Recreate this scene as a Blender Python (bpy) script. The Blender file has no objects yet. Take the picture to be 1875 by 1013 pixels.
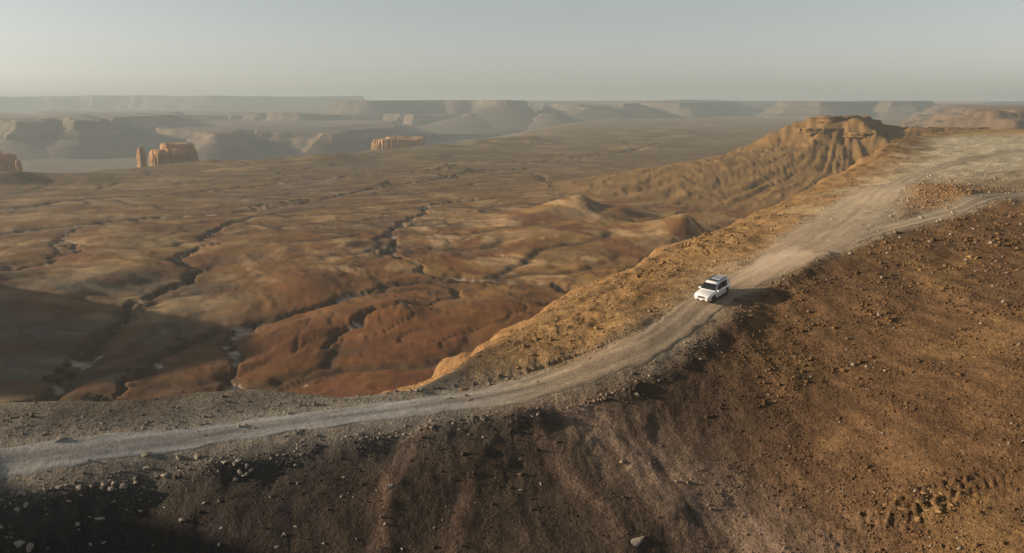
import bpy, bmesh, math, random
import numpy as np
from mathutils import Vector, Matrix

# ------------------------------------------------------------------ camera, sky, sun, exposure
scene = bpy.context.scene
C = scene.collection
R = math.radians
FOCAL, PITCH, EYE = 1471.0, R(12.3), 100.0          # focal length in pixels of a 1875 px wide picture
cam_d = bpy.data.cameras.new('camera'); cam = bpy.data.objects.new('camera', cam_d); C.objects.link(cam)
cam_d.sensor_fit = 'HORIZONTAL'; cam_d.sensor_width = 36.0; cam_d.lens = 36.0 * FOCAL / 1875.0
cam_d.clip_start = 0.5; cam_d.clip_end = 60000
cam.location = (0, 0, EYE); cam.rotation_euler = (R(90) - PITCH, 0, 0)
scene.camera = cam

SUN_EL, SUN_AZ = R(13.5), R(-88)                     # azimuth from +Y (view direction), negative = left
world = bpy.data.worlds.new('World'); scene.world = world; world.use_nodes = True
wn, wl = world.node_tree.nodes, world.node_tree.links
wn.clear()
wo = wn.new('ShaderNodeOutputWorld'); wb = wn.new('ShaderNodeBackground')
sky = wn.new('ShaderNodeTexSky'); sky.sky_type = 'NISHITA'; sky.sun_disc = False
sky.sun_elevation = SUN_EL; sky.sun_rotation = SUN_AZ
sky.altitude = 700; sky.air_density = 1.0; sky.dust_density = 1.6; sky.ozone_density = 1.0
hs = wn.new('ShaderNodeHueSaturation'); hs.inputs['Saturation'].default_value = 0.33
wl.new(sky.outputs[0], hs.inputs['Color']); wl.new(hs.outputs[0], wb.inputs[0])
wb.inputs[1].default_value = 0.0755
wl.new(wb.outputs[0], wo.inputs[0])

sun_d = bpy.data.lights.new('sun', 'SUN'); sun_d.energy = 5.0; sun_d.angle = R(0.8); sun_d.color = (1.0, 0.80, 0.57)
sun = bpy.data.objects.new('sun', sun_d); C.objects.link(sun)
sdir = Vector((math.sin(SUN_AZ) * math.cos(SUN_EL), math.cos(SUN_AZ) * math.cos(SUN_EL), math.sin(SUN_EL)))
sun.rotation_euler = sdir.to_track_quat('Z', 'Y').to_euler(); sun.location = (-80, 0, 200)

vs = scene.view_settings
vs.view_transform = 'Standard'; vs.look = 'None'; vs.exposure = 0.76; vs.gamma = 1.0; vs.use_curve_mapping = False
scene.cycles.use_denoising = True
scene.cycles.volume_bounces = 1
scene.cycles.max_bounces = 6

# ------------------------------------------------------------------ helpers
rng = np.random.default_rng(7)
random.seed(7)

def on(px, py, z):
    """the point of the level z that a pixel of the photograph looks at"""
    u = (px - 937.5) / FOCAL; v = (506.5 - py) / FOCAL
    dx, dy, dz = u, math.cos(PITCH) + v * math.sin(PITCH), -math.sin(PITCH) + v * math.cos(PITCH)
    t = (z - EYE) / dz
    return (dx * t, dy * t, z)

def away(px, py, y):
    """the point at the depth y that a pixel looks at"""
    u = (px - 937.5) / FOCAL; v = (506.5 - py) / FOCAL
    dx, dy, dz = u, math.cos(PITCH) + v * math.sin(PITCH), -math.sin(PITCH) + v * math.cos(PITCH)
    t = y / dy
    return (dx * t, y, EYE + dz * t)

_perm = np.random.default_rng(11).permutation(4096)
_ang = np.random.default_rng(12).random(4096) * 2 * np.pi
_gx, _gy = np.cos(_ang), np.sin(_ang)
def perlin(x, y, seed=0):
    x = np.asarray(x, float) + seed * 17.31; y = np.asarray(y, float) - seed * 9.77
    xi = np.floor(x).astype(np.int64); yi = np.floor(y).astype(np.int64)
    xf = x - xi; yf = y - yi
    def g(ix, iy, fx, fy):
        h = _perm[(_perm[ix & 4095] + iy) & 4095]
        return _gx[h] * fx + _gy[h] * fy
    u = xf * xf * xf * (xf * (xf * 6 - 15) + 10); v = yf * yf * yf * (yf * (yf * 6 - 15) + 10)
    a = g(xi, yi, xf, yf); b = g(xi + 1, yi, xf - 1, yf)
    c = g(xi, yi + 1, xf, yf - 1); d = g(xi + 1, yi + 1, xf - 1, yf - 1)
    return (a + u * (b - a) + v * ((c + u * (d - c)) - (a + u * (b - a)))) * 1.5
def fbm(x, y, octaves=4, seed=0, gain=0.5):
    s = 0; a = 1; f = 1
    for i in range(octaves):
        s = s + a * perlin(x * f, y * f, seed + i * 3); a *= gain; f *= 2.03
    return s
def ridged(x, y, octaves=4, seed=0, gain=0.5):
    s = 0; a = 1; f = 1
    for i in range(octaves):
        s = s + a * (1 - 2 * np.abs(perlin(x * f, y * f, seed + i * 3))); a *= gain; f *= 2.07
    return s
def sstep(a, b, x):
    t = np.clip((x - a) / (b - a), 0, 1); return t * t * (3 - 2 * t)
def smax(a, b, k):
    h = np.clip(0.5 + 0.5 * (a - b) / k, 0, 1); return b + (a - b) * h + k * h * (1 - h)
def poly_dist(x, y, pts, vals=None):
    """distance, signed side (left of travel > 0), arc length and interpolated value at the nearest point of a polyline"""
    best = np.full(x.shape, 1e18); side = np.zeros(x.shape); arc = np.zeros(x.shape); val = np.zeros(x.shape)
    s0 = 0.0
    for i in range(len(pts) - 1):
        ax, ay = pts[i][:2]; bx, by = pts[i + 1][:2]
        dx, dy = bx - ax, by - ay; L2 = dx * dx + dy * dy; L = math.sqrt(L2)
        t = np.clip(((x - ax) * dx + (y - ay) * dy) / L2, 0, 1)
        ex = x - ax - t * dx; ey = y - ay - t * dy
        d2 = ex * ex + ey * ey
        m = d2 < best
        best = np.where(m, d2, best)
        side = np.where(m, dx * ey - dy * ex, side)
        arc = np.where(m, s0 + t * L, arc)
        if vals is not None: val = np.where(m, vals[i] + t * (vals[i + 1] - vals[i]), val)
        s0 += L
    return np.sqrt(best), np.where(side >= 0, 1.0, -1.0), arc, val
def smooth_line(pts, n=8):
    """Catmull-Rom through control points"""
    P = [np.array(p, float) for p in pts]; P = [2 * P[0] - P[1]] + P + [2 * P[-1] - P[-2]]
    out = []
    for i in range(1, len(P) - 2):
        for k in range(n):
            t = k / n
            out.append(0.5 * ((2 * P[i]) + (-P[i-1] + P[i+1]) * t + (2*P[i-1] - 5*P[i] + 4*P[i+1] - P[i+2]) * t*t + (-P[i-1] + 3*P[i] - 3*P[i+1] + P[i+2]) * t**3))
    out.append(P[-2])
    return [tuple(o) for o in out]

def mesh_obj(name, verts, faces, mat=None, parent=None, smooth=False):
    me = bpy.data.meshes.new(name); me.from_pydata([tuple(v) for v in verts], [], [tuple(f) for f in faces]); me.update()
    o = bpy.data.objects.new(name, me); C.objects.link(o)
    if mat: me.materials.append(mat)
    if parent: o.parent = parent
    if smooth: me.polygons.foreach_set('use_smooth', [True] * len(me.polygons))
    return o
def numpy_mesh(name, co, quads=None, tris=None):
    me = bpy.data.meshes.new(name)
    nq = 0 if quads is None else len(quads); nt = 0 if tris is None else len(tris)
    me.vertices.add(len(co)); me.vertices.foreach_set('co', np.ascontiguousarray(co, np.float32).ravel())
    loops = []
    if nq: loops.append(np.asarray(quads).ravel())
    if nt: loops.append(np.asarray(tris).ravel())
    loops = np.concatenate(loops).astype(np.int32)
    me.loops.add(len(loops)); me.loops.foreach_set('vertex_index', loops)
    starts = np.concatenate([np.arange(nq) * 4, nq * 4 + np.arange(nt) * 3]).astype(np.int32)
    me.polygons.add(nq + nt); me.polygons.foreach_set('loop_start', starts)
    me.update(calc_edges=True); me.validate()
    return me
def colour_attr(me, cols, name='soil'):
    a = me.color_attributes.new(name, 'FLOAT_COLOR', 'POINT')
    c = np.ones((len(cols), 4), np.float32); c[:, :3] = cols
    a.data.foreach_set('color', c.ravel())
def tag(o, label=None, cat=None, group=None, kind=None):
    if label: o['label'] = label
    if cat: o['category'] = cat
    if group: o['group'] = group
    if kind: o['kind'] = kind
    return o
def empty(name, loc=(0, 0, 0)):
    o = bpy.data.objects.new(name, None); C.objects.link(o); o.location = loc; o.empty_display_size = 0.3
    return o
def copy_tree(o, parent=None):
    c = o.copy(); C.objects.link(c); c.parent = parent
    for ch in o.children: copy_tree(ch, c)
    return c

# ------------------------------------------------------------------ materials
def ground_material(name, attr='soil', bump=1.0, scales=(0.9, 4.0), contrast=0.35, pebbles=(), broad=None):
    m = bpy.data.materials.new(name); m.use_nodes = True
    n, l = m.node_tree.nodes, m.node_tree.links
    b = n['Principled BSDF']; b.inputs['Roughness'].default_value = 0.95; b.inputs['Specular IOR Level'].default_value = 0.12
    at = n.new('ShaderNodeAttribute'); at.attribute_name = attr
    geo = n.new('ShaderNodeNewGeometry')
    def noise(scale, detail, rough=0.6):
        t = n.new('ShaderNodeTexNoise'); t.inputs['Scale'].default_value = scale; t.inputs['Detail'].default_value = detail; t.inputs['Roughness'].default_value = rough
        l.new(geo.outputs['Position'], t.inputs['Vector']); return t
    n1 = noise(scales[0], 6, 0.7); n2 = noise(scales[1], 4, 0.7)
    mx = n.new('ShaderNodeMath'); mx.operation = 'ADD'; l.new(n1.outputs[0], mx.inputs[0]); l.new(n2.outputs[0], mx.inputs[1])
    big = None
    if broad:
        n3 = noise(broad[0], 8, 0.72); big = n.new('ShaderNodeMath'); big.operation = 'MULTIPLY_ADD'; big.inputs[1].default_value = broad[1]; l.new(n3.outputs[0], big.inputs[0]); l.new(mx.outputs[0], big.inputs[2])
    mr = n.new('ShaderNodeMapRange'); mr.inputs[1].default_value = 0.6; mr.inputs[2].default_value = 1.4
    mr.inputs[3].default_value = 1 - contrast; mr.inputs[4].default_value = 1 + contrast; l.new(mx.outputs[0], mr.inputs[0])
    mul = n.new('ShaderNodeVectorMath'); mul.operation = 'MULTIPLY'
    l.new(at.outputs['Color'], mul.inputs[0]); l.new(mr.outputs[0], mul.inputs[1])
    out, height = mul.outputs[0], (big or mx).outputs[0]
    for sc, amt, hgt in pebbles:                       # loose stones of the crust: each cell its own tone and height
        vo = n.new('ShaderNodeTexVoronoi'); vo.inputs['Scale'].default_value = sc; l.new(geo.outputs['Position'], vo.inputs['Vector'])
        sp = n.new('ShaderNodeSeparateColor'); l.new(vo.outputs['Color'], sp.inputs[0])
        r1 = n.new('ShaderNodeMapRange'); r1.inputs[3].default_value = 1 - amt; r1.inputs[4].default_value = 1 + amt * 1.3; l.new(sp.outputs[0], r1.inputs[0])
        m2 = n.new('ShaderNodeVectorMath'); m2.operation = 'MULTIPLY'; l.new(out, m2.inputs[0]); l.new(r1.outputs[0], m2.inputs[1]); out = m2.outputs[0]
        r2 = n.new('ShaderNodeMath'); r2.operation = 'MULTIPLY'; l.new(sp.outputs[1], r2.inputs[0])
        dd = n.new('ShaderNodeMapRange'); dd.inputs[1].default_value = 0.0; dd.inputs[2].default_value = 0.6; dd.inputs[3].default_value = hgt; dd.inputs[4].default_value = 0.0; l.new(vo.outputs['Distance'], dd.inputs[0])
        l.new(dd.outputs[0], r2.inputs[1])
        ad = n.new('ShaderNodeMath'); ad.operation = 'ADD'; l.new(height, ad.inputs[0]); l.new(r2.outputs[0], ad.inputs[1]); height = ad.outputs[0]
    l.new(out, b.inputs['Base Color'])
    bp = n.new('ShaderNodeBump'); bp.inputs['Strength'].default_value = 1.0; bp.inputs['Distance'].default_value = bump
    l.new(height, bp.inputs['Height']); l.new(bp.outputs[0], b.inputs['Normal'])
    return m
def plain(name, col, rough=0.6, metal=0.0, spec=0.5, vary=0.0, scale=3.0, coat=0.0):
    m = bpy.data.materials.new(name); m.use_nodes = True
    n, l = m.node_tree.nodes, m.node_tree.links
    b = n['Principled BSDF']; b.inputs['Base Color'].default_value = (*col, 1); b.inputs['Roughness'].default_value = rough
    b.inputs['Metallic'].default_value = metal; b.inputs['Specular IOR Level'].default_value = spec; b.inputs['Coat Weight'].default_value = coat
    if vary:
        tc = n.new('ShaderNodeTexCoord'); t = n.new('ShaderNodeTexNoise'); t.inputs['Scale'].default_value = scale; t.inputs['Detail'].default_value = 5
        l.new(tc.outputs['Object'], t.inputs['Vector'])
        mr = n.new('ShaderNodeMapRange'); mr.inputs[1].default_value = 0.25; mr.inputs[2].default_value = 0.75; mr.inputs[3].default_value = 1 - vary; mr.inputs[4].default_value = 1 + vary
        l.new(t.outputs[0], mr.inputs[0])
        mul = n.new('ShaderNodeVectorMath'); mul.operation = 'SCALE'; mul.inputs[0].default_value = col; l.new(mr.outputs[0], mul.inputs['Scale'])
        l.new(mul.outputs[0], b.inputs['Base Color'])
    return m

# ------------------------------------------------------------------ the lie of the land
road_main = smooth_line([(-150, 38, 76.5), (-90, 48, 74.5), on(-250, 864, 73.8), on(0, 842, 74.2), on(300, 807, 74.5), on(600, 766, 74.9), on(800, 741, 75.2),
                         on(950, 715, 75.8), on(1080, 672, 77.0), on(1200, 620, 78.4), on(1304, 546, 79.9), on(1400, 497, 81.1),
                         on(1490, 447, 82.3), on(1550, 403, 83.2), on(1620, 352, 84.4), on(1720, 308, 85.3), on(1900, 275, 86.2), (260, 300, 87)])
road_fork = smooth_line([on(1400, 497, 81.1), on(1490, 465, 82.2), on(1600, 425, 83.3), on(1740, 390, 84.5), on(1880, 358, 85.4), (120, 138, 86.2), (220, 150, 88)])
RIM = [(-900, 60, 70), (-400, 80, 78), (-150, 95, 82), (-75, 78, 78), on(-150, 765, 75), on(0, 757, 75), on(200, 750, 75), on(450, 729, 75.4), on(620, 744, 75.2), on(780, 728, 75.6),
       on(860, 690, 75.8), on(930, 640, 76.3), on(1000, 598, 77.2), on(1060, 553, 78), on(1150, 498, 78.8), on(1250, 450, 79.5), on(1340, 412, 80),
       on(1420, 380, 80.6), on(1500, 345, 82), on(1600, 297, 84.3), on(1640, 262, 85.2), (205, 380, 86), (300, 430, 87), (430, 420, 88), (600, 330, 88), (1500, 250, 90)]
NEAR = [tuple(p) for p in road_main[8:-14:3]] + [tuple(p) for p in road_fork[5:-8:4]] + [tuple(p) for p in RIM[4:20]] + [
    on(0, 900, 72.4), on(0, 1013, 70.4), on(300, 900, 72.3), on(300, 1013, 70.4), on(600, 900, 72.6), on(600, 1013, 70.6), on(937, 1013, 71.0), on(950, 860, 72.8),
    on(1200, 800, 73.6), on(1200, 900, 72.3), on(1250, 1013, 70.9), on(1400, 700, 76.0), on(1400, 850, 73.2), on(1500, 600, 78.6), on(1500, 800, 74.6), on(1550, 1013, 71.4),
    on(1700, 1013, 73.0), on(1700, 800, 76.3), on(1700, 600, 79.8), on(1875, 1013, 74.6), on(1875, 800, 78.0), on(1875, 600, 81.2), on(1875, 470, 83.2), on(1700, 470, 82.6),
    on(1680, 360, 84.9), on(1780, 340, 85.5), on(1875, 300, 86.0), (0, 20, 66), (-40, 20, 68), (-70, 50, 76), (-70, 30, 74), (40, 15, 70), (75, 40, 80), (110, 80, 85), (150, 150, 87), (200, 260, 87)]
_np = np.array(NEAR)
def _tps(r2): return np.where(r2 > 1e-9, 0.5 * r2 * np.log(np.maximum(r2, 1e-9)), 0)
def _fit():
    n = len(_np); x, y, z = _np.T
    K = _tps((x[:, None] - x) ** 2 + (y[:, None] - y) ** 2) + np.eye(n) * 6.0
    P = np.stack([np.ones(n), x, y], 1)
    A = np.zeros((n + 3, n + 3)); A[:n, :n] = K; A[:n, n:] = P; A[n:, :n] = P.T
    return np.linalg.solve(A, np.concatenate([z, np.zeros(3)]))
_w = _fit()
def near_surface(x, y):
    out = np.full(x.shape, 86.0)
    m = (x * x + y * y) < 330.0 ** 2
    if m.any():
        xs, ys = x[m], y[m]; s = np.full(xs.shape, _w[-3]) + _w[-2] * xs + _w[-1] * ys
        for (a, b, _), w in zip(NEAR, _w[:-3]): s += w * _tps((xs - a) ** 2 + (ys - b) ** 2)
        out[m] = np.clip(s, 55, 92)
    return out

WASHES = [  # (pixel line on the valley floor, half width m, depth m)
    ([(90, 760), (170, 740), (225, 700), (280, 665), (345, 622), (400, 604), (455, 593), (540, 577), (620, 553), (700, 531), (800, 521), (835, 540), (815, 555)], 3.2, 4.0),
    ([(20, 760), (70, 735), (115, 690), (130, 672), (200, 612), (215, 595), (250, 556), (290, 540), (350, 512), (366, 496), (330, 482), (350, 462), (405, 447), (375, 437), (410, 412), (470, 396)], 4.5, 5.0),
    ([(450, 735), (425, 700), (430, 660), (420, 635), (452, 595)], 4.5, 5.0),
    ([(1060, 545), (1000, 528), (905, 520), (840, 512), (775, 500), (745, 478), (712, 462), (722, 444), (715, 425), (745, 405), (775, 392), (785, 378), (830, 371), (880, 366)], 5.0, 5.5),
    ([(-100, 436), (0, 424), (150, 410), (300, 396), (400, 391), (470, 383), (560, 371), (640, 354), (700, 343), (790, 331), (860, 318), (940, 315), (985, 322), (1005, 338), (1060, 352), (1130, 352)], 7.0, 4.5),
    ([(-60, 520), (0, 510), (80, 490), (100, 468), (118, 432), (160, 415)], 3.5, 3.0),
    ([(118, 440), (150, 466), (90, 475)], 3.0, 2.5),
    ([(-50, 385), (60, 372), (160, 362), (270, 356), (420, 345), (560, 330), (700, 318), (800, 312)], 7.0, 4.0),
    ([(560, 700), (700, 672), (745, 680), (800, 668), (900, 655)], 2.5, 2.0),
    ([(590, 640), (640, 605), (700, 582), (780, 570), (835, 548)], 3.5, 4.0),
    ([(960, 300), (1040, 293), (1120, 283), (1200, 270), (1290, 265)], 8.0, 4.0),
    ([(1000, 380), (1120, 330), (1200, 345), (1290, 352), (1400, 365)], 5.0, 3.0),
]
WASH_XY = [(smooth_line([on(a, b, 9.0)[:2] for a, b in p], 5), w, d) for p, w, d in WASHES]
EDGE = [on(-700, 372, 10)[:2], on(-300, 338, 10)[:2], on(0, 321, 10)[:2], on(250, 306, 10)[:2], on(450, 293, 10)[:2], on(700, 275, 10)[:2], on(860, 262, 10)[:2], on(1000, 245, 10)[:2], on(1100, 225, 10)[:2], (2000, 5200)]
HILLS = []   # badland hills of the valley: (x, y, height, radius across, radius along, turn)
def hill(px, py, z, h, rx, ry, turn=0): HILLS.append((*on(px, py, z)[:2], h * 0.55, rx, ry, R(turn)))
hill(1062, 395, 12, 30, 38, 28, -10)      # low rise with a dark far-right side
hill(1140, 402, 12, 14, 34, 36, -20)
hill(1256, 430, 14, 38, 26, 20, -10)      # small sharp knoll under the rim
hill(1180, 470, 14, 9, 50, 80, -30)
hill(985, 440, 12, 8, 70, 60, -20)
hill(940, 560, 12, 8, 70, 30, 8)         # red mound
hill(735, 573, 10, 12, 16, 12, 0)          # mound with a dark side
hill(700, 640, 10, 2.5, 60, 40, 0)
hill(430, 560, 8, 3, 60, 45, -30)
hill(520, 470, 8, 4, 80, 60, 0)
hill(290, 690, 8, 3, 16, 40, -40)
hill(340, 690, 8, 3, 14, 30, -40)
hill(90, 590, 8, 9, 45, 75, 10)          # dark hill on the left
hill(230, 520, 8, 8, 36, 40, -20)
hill(-20, 540, 8, 9, 60, 70, 0)
hill(640, 455, 8, 8, 45, 60, 15)
hill(240, 440, 8, 6, 60, 70, 0)
hill(480, 310, 8, 12, 110, 60, 10)
hill(620, 295, 8, 13, 90, 60, 0)
hill(380, 302, 8, 12, 80, 50, 0)
hill(160, 330, 8, 14, 130, 50, 0)
hill(20, 335, 8, 16, 90, 50, 0)
hill(800, 290, 8, 12, 90, 60, 0)
hill(970, 262, 8, 22, 110, 60, 0)
hill(1240, 250, 6, 24, 150, 120, 0)
hill(1330, 300, 8, 8, 100, 90, 0)

def valley_raw(x, y):
    """the valley floor before running water has cut it"""
    r = np.hypot(x, y)
    wx = x + 26 * perlin(x / 130, y / 130, 31) + 7 * perlin(x / 38, y / 38, 36); wy = y + 26 * perlin(x / 130, y / 130, 32) + 7 * perlin(x / 38, y / 38, 37)
    v = 9 + 3.0 * fbm(wx / 250, wy / 250, 3, 1) + 2.6 * fbm(wx / 75, wy / 75, 3, 40) * (1 - 0.5 * sstep(700, 1400, r)) + 0.0075 * np.clip(x, -700, 500)
    for hx, hy, h, a, b, t in HILLS:
        dx, dy = x - hx, y - hy; m = np.abs(dx) + np.abs(dy) < 4 * max(a, b)
        if not m.any(): continue
        ddx, ddy = x[m] - hx, y[m] - hy
        uu = (ddx * math.cos(t) + ddy * math.sin(t)) / a; vv = (-ddx * math.sin(t) + ddy * math.cos(t)) / b
        uu = np.where(uu > 0, uu * 3.2, uu)            # steeper on the lee side
        q = np.sqrt(uu * uu + vv * vv)
        cu, cv = uu / (q + 1e-6), vv / (q + 1e-6)
        flute = 1 + 0.2 * sstep(0.1, 1.0, q) * perlin(cu * 1.6 + hx, cv * 1.6 + q * 0.3, 60) + 0.16 * perlin(cu * 5 + hx, cv * 5 + q * 0.5, 61)
        v[m] += h * np.exp(-(np.maximum(q * flute, 0) ** 1.35) * 1.0)
    gx_, gy_, _ = on(1130, 440, 14)
    rib = np.exp(-(np.hypot((x - gx_) / 0.62, y - gy_) / 150) ** 4)
    v = v + rib * 1.3 * ridged((x * 0.80 - y * 0.60) / 24 + 0.8 * perlin(x / 60, y / 60, 128), (x * 0.60 + y * 0.80) / 110, 3, 126)
    de, se, ae, _ = poly_dist(x, y, EDGE)
    beyond = de * se                                   # > 0 beyond the terrace edge
    k = 1 - sstep(-0.08, 0.12, np.arctan2(x, np.maximum(y, 1.0)))
    drop = sstep(0, 330, beyond + 40 * fbm(x / 150, y / 150, 3, 77)) * 78 * k * (y > 300)
    v = v - drop
    v = v + 5 * np.exp(-((beyond + 60) / 90) ** 2) * k * (0.6 + fbm(x / 120, y / 120, 3, 14)) * (y > 300)
    for pts, w, d in WASH_XY:                          # broad troughs only; the beds themselves are cut in wash_bed
        P = np.array(pts); lo, hi = P.min(0) - 90, P.max(0) + 90
        m = (x > lo[0]) & (x < hi[0]) & (y > lo[1]) & (y < hi[1])
        if not m.any(): continue
        dist, sd, arc, _ = poly_dist(x[m] + 5 * perlin(x[m] / 17, y[m] / 17, 81), y[m] + 5 * perlin(x[m] / 17, y[m] / 17, 82), pts)
        v[m] -= np.exp(-(dist / (w * 5)) ** 2) * d * 0.22 + np.exp(-(dist / (w * 1.2)) ** 4) * d * 0.3
    return v, beyond, k
def wash_bed(x, y):
    cut = np.zeros(x.shape); wash = np.zeros(x.shape); bank = np.zeros(x.shape)
    for pts, w, d in WASH_XY:
        P = np.array(pts); lo, hi = P.min(0) - 30, P.max(0) + 30
        m = (x > lo[0]) & (x < hi[0]) & (y > lo[1]) & (y < hi[1])
        if not m.any(): continue
        xm, ym = x[m], y[m]
        dist, sd, arc, _ = poly_dist(xm + 5 * perlin(xm / 17, ym / 17, 81) + 1.6 * perlin(xm / 5, ym / 5, 84), ym + 5 * perlin(xm / 17, ym / 17, 82) + 1.6 * perlin(xm / 5, ym / 5, 85), pts)
        ww = w * (0.42 + 0.5 * perlin(arc / 30, arc * 0 + w, 83)) + 0.5
        cut[m] = np.maximum(cut[m], d * (0.36 + 0.25 * perlin(arc / 45, arc * 0 + w, 86)) * (1 - sstep(ww * 0.55, ww * 1.35, dist)))
        wash[m] = np.maximum(wash[m], 1 - sstep(ww * 0.35, ww * 0.8, dist))
        bank[m] = np.maximum(bank[m], (1 - sstep(ww * 0.8, ww * 1.7, dist)) * (0.75 + 0.5 * perlin(arc / 25, arc * 0 + w, 87)))
    return cut, wash, bank

GX0, GX1, GY0, GY1, CELL = -760.0, 560.0, 130.0, 1530.0, 3.1
def run_water():
    """cut gullies into the valley floor: drainage to the lowest neighbour, incision by drained area, creep of the slopes"""
    xs = np.arange(GX0, GX1, CELL); ys = np.arange(GY0, GY1, CELL); X, Y = np.meshgrid(xs, ys)
    h, beyond, k = [a.reshape(X.shape) for a in valley_raw(X.ravel(), Y.ravel())]
    h = h + 0.25 * rng.normal(size=h.shape)
    ny, nx = h.shape; N = ny * nx; ind = np.arange(N).reshape(ny, nx)
    sh = [(dy, dx) for dy in (-1, 0, 1) for dx in (-1, 0, 1) if dy or dx]
    def inner(a, dy, dx): return a[1 + dy:ny - 1 + dy, 1 + dx:nx - 1 + dx]
    K = 0.0045; wob = 0.004 + 0.05 * np.clip(0.5 + perlin(X / 11, Y / 11, 71) + 0.5 * rng.normal(size=h.shape), 0, 2)
    for it in range(22):
        if it % 7 == 0:                                # fill closed hollows so that water finds its way out
            f = np.full(h.shape, 1e6); f[0], f[-1], f[:, 0], f[:, -1] = h[0], h[-1], h[:, 0], h[:, -1]
            for _ in range(60):
                lo = np.full((ny - 2, nx - 2), 1e6)
                for dy, dx in sh: np.minimum(lo, inner(f, dy, dx), out=lo)
                g = np.maximum(h[1:-1, 1:-1], lo + wob[1:-1, 1:-1])
                np.minimum(f[1:-1, 1:-1], g, out=f[1:-1, 1:-1])
                if _ < 5:                              # sweep along rows and columns to spread levels fast
                    for i in range(1, ny): f[i] = np.minimum(f[i], np.maximum(h[i], f[i - 1] + wob[i]))
                    for i in range(ny - 2, -1, -1): f[i] = np.minimum(f[i], np.maximum(h[i], f[i + 1] + wob[i]))
                    for i in range(1, nx): f[:, i] = np.minimum(f[:, i], np.maximum(h[:, i], f[:, i - 1] + wob[:, i]))
                    for i in range(nx - 2, -1, -1): f[:, i] = np.minimum(f[:, i], np.maximum(h[:, i], f[:, i + 1] + wob[:, i]))
            h = np.where(f < 1e5, f, h)
        best = np.zeros((ny - 2, nx - 2)); rec = ind.copy(); ri = rec[1:-1, 1:-1]; dist = np.full((ny, nx), CELL); di = dist[1:-1, 1:-1]
        for dy, dx in sh:
            L = CELL * math.hypot(dy, dx); sl = (h[1:-1, 1:-1] - inner(h, dy, dx)) / L; m = sl > best
            best[m] = sl[m]; ri[m] = inner(ind, dy, dx)[m]; di[m] = L
        order = np.argsort(h, axis=None).tolist(); rl = rec.ravel().tolist(); acc = [1.0] * N
        for i in reversed(order):
            r_ = rl[i]
            if r_ != i: acc[r_] += acc[i]
        A = np.array(acc); F = np.minimum(K * np.sqrt(A) * CELL / dist.ravel(), 2.0).tolist(); hl = h.ravel().tolist()
        for i in order:
            r_ = rl[i]
            if r_ != i: fk = F[i]; hl[i] = (hl[i] + fk * hl[r_]) / (1 + fk)
        h = np.array(hl).reshape(ny, nx)
        lap = np.zeros_like(h); lap[1:-1, 1:-1] = h[2:, 1:-1] + h[:-2, 1:-1] + h[1:-1, 2:] + h[1:-1, :-2] - 4 * h[1:-1, 1:-1]
        h = h + 0.055 * lap
    A = A.reshape(ny, nx); ch = sstep(3.0, 6.2, np.log(A)); h = h - 1.8 * ch
    sm = ch.copy()
    sm[1:-1, 1:-1] = (ch[1:-1, 1:-1] * 4 + ch[2:, 1:-1] + ch[:-2, 1:-1] + ch[1:-1, 2:] + ch[1:-1, :-2]) / 8 * 1.5
    VAL.update(h=h, chan=np.clip(sm, 0, 1), beyond=beyond, k=k)
VAL = {}
def spline(g, fx, fy):
    """cubic B-spline through a grid"""
    ny, nx = g.shape; ix = np.clip(np.floor(fx).astype(int), 1, nx - 3); iy = np.clip(np.floor(fy).astype(int), 1, ny - 3); tx = np.clip(fx - ix, 0, 1); ty = np.clip(fy - iy, 0, 1)
    def wts(t): return ((1 - t) ** 3 / 6, (3 * t ** 3 - 6 * t * t + 4) / 6, (-3 * t ** 3 + 3 * t * t + 3 * t + 1) / 6, t ** 3 / 6)
    wx_, wy_ = wts(tx), wts(ty); s_ = 0
    for a in range(4):
        row = 0
        for b in range(4): row = row + g[iy + a - 1, ix + b - 1] * wx_[b]
        s_ = s_ + row * wy_[a]
    return s_
def valley(x, y):
    inside = np.minimum(np.minimum(x - GX0, GX1 - x), np.minimum(y - GY0, GY1 - y)); wi = sstep(6, 70, inside)
    out = [np.zeros(x.shape) for _ in range(4)]        # height, beyond, k, channel
    m = wi < 1
    if m.any():
        for o_, a in zip(out, valley_raw(x[m], y[m])): o_[m] = a
    m = wi > 0
    if m.any():
        fx = (x[m] - GX0) / CELL; fy = (y[m] - GY0) / CELL; w_ = wi[m]
        for o_, kk in zip(out, ('h', 'beyond', 'k', 'chan')):
            o_[m] = o_[m] * (1 - w_) + spline(VAL[kk], fx, fy) * w_
    return out
run_water()

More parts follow.
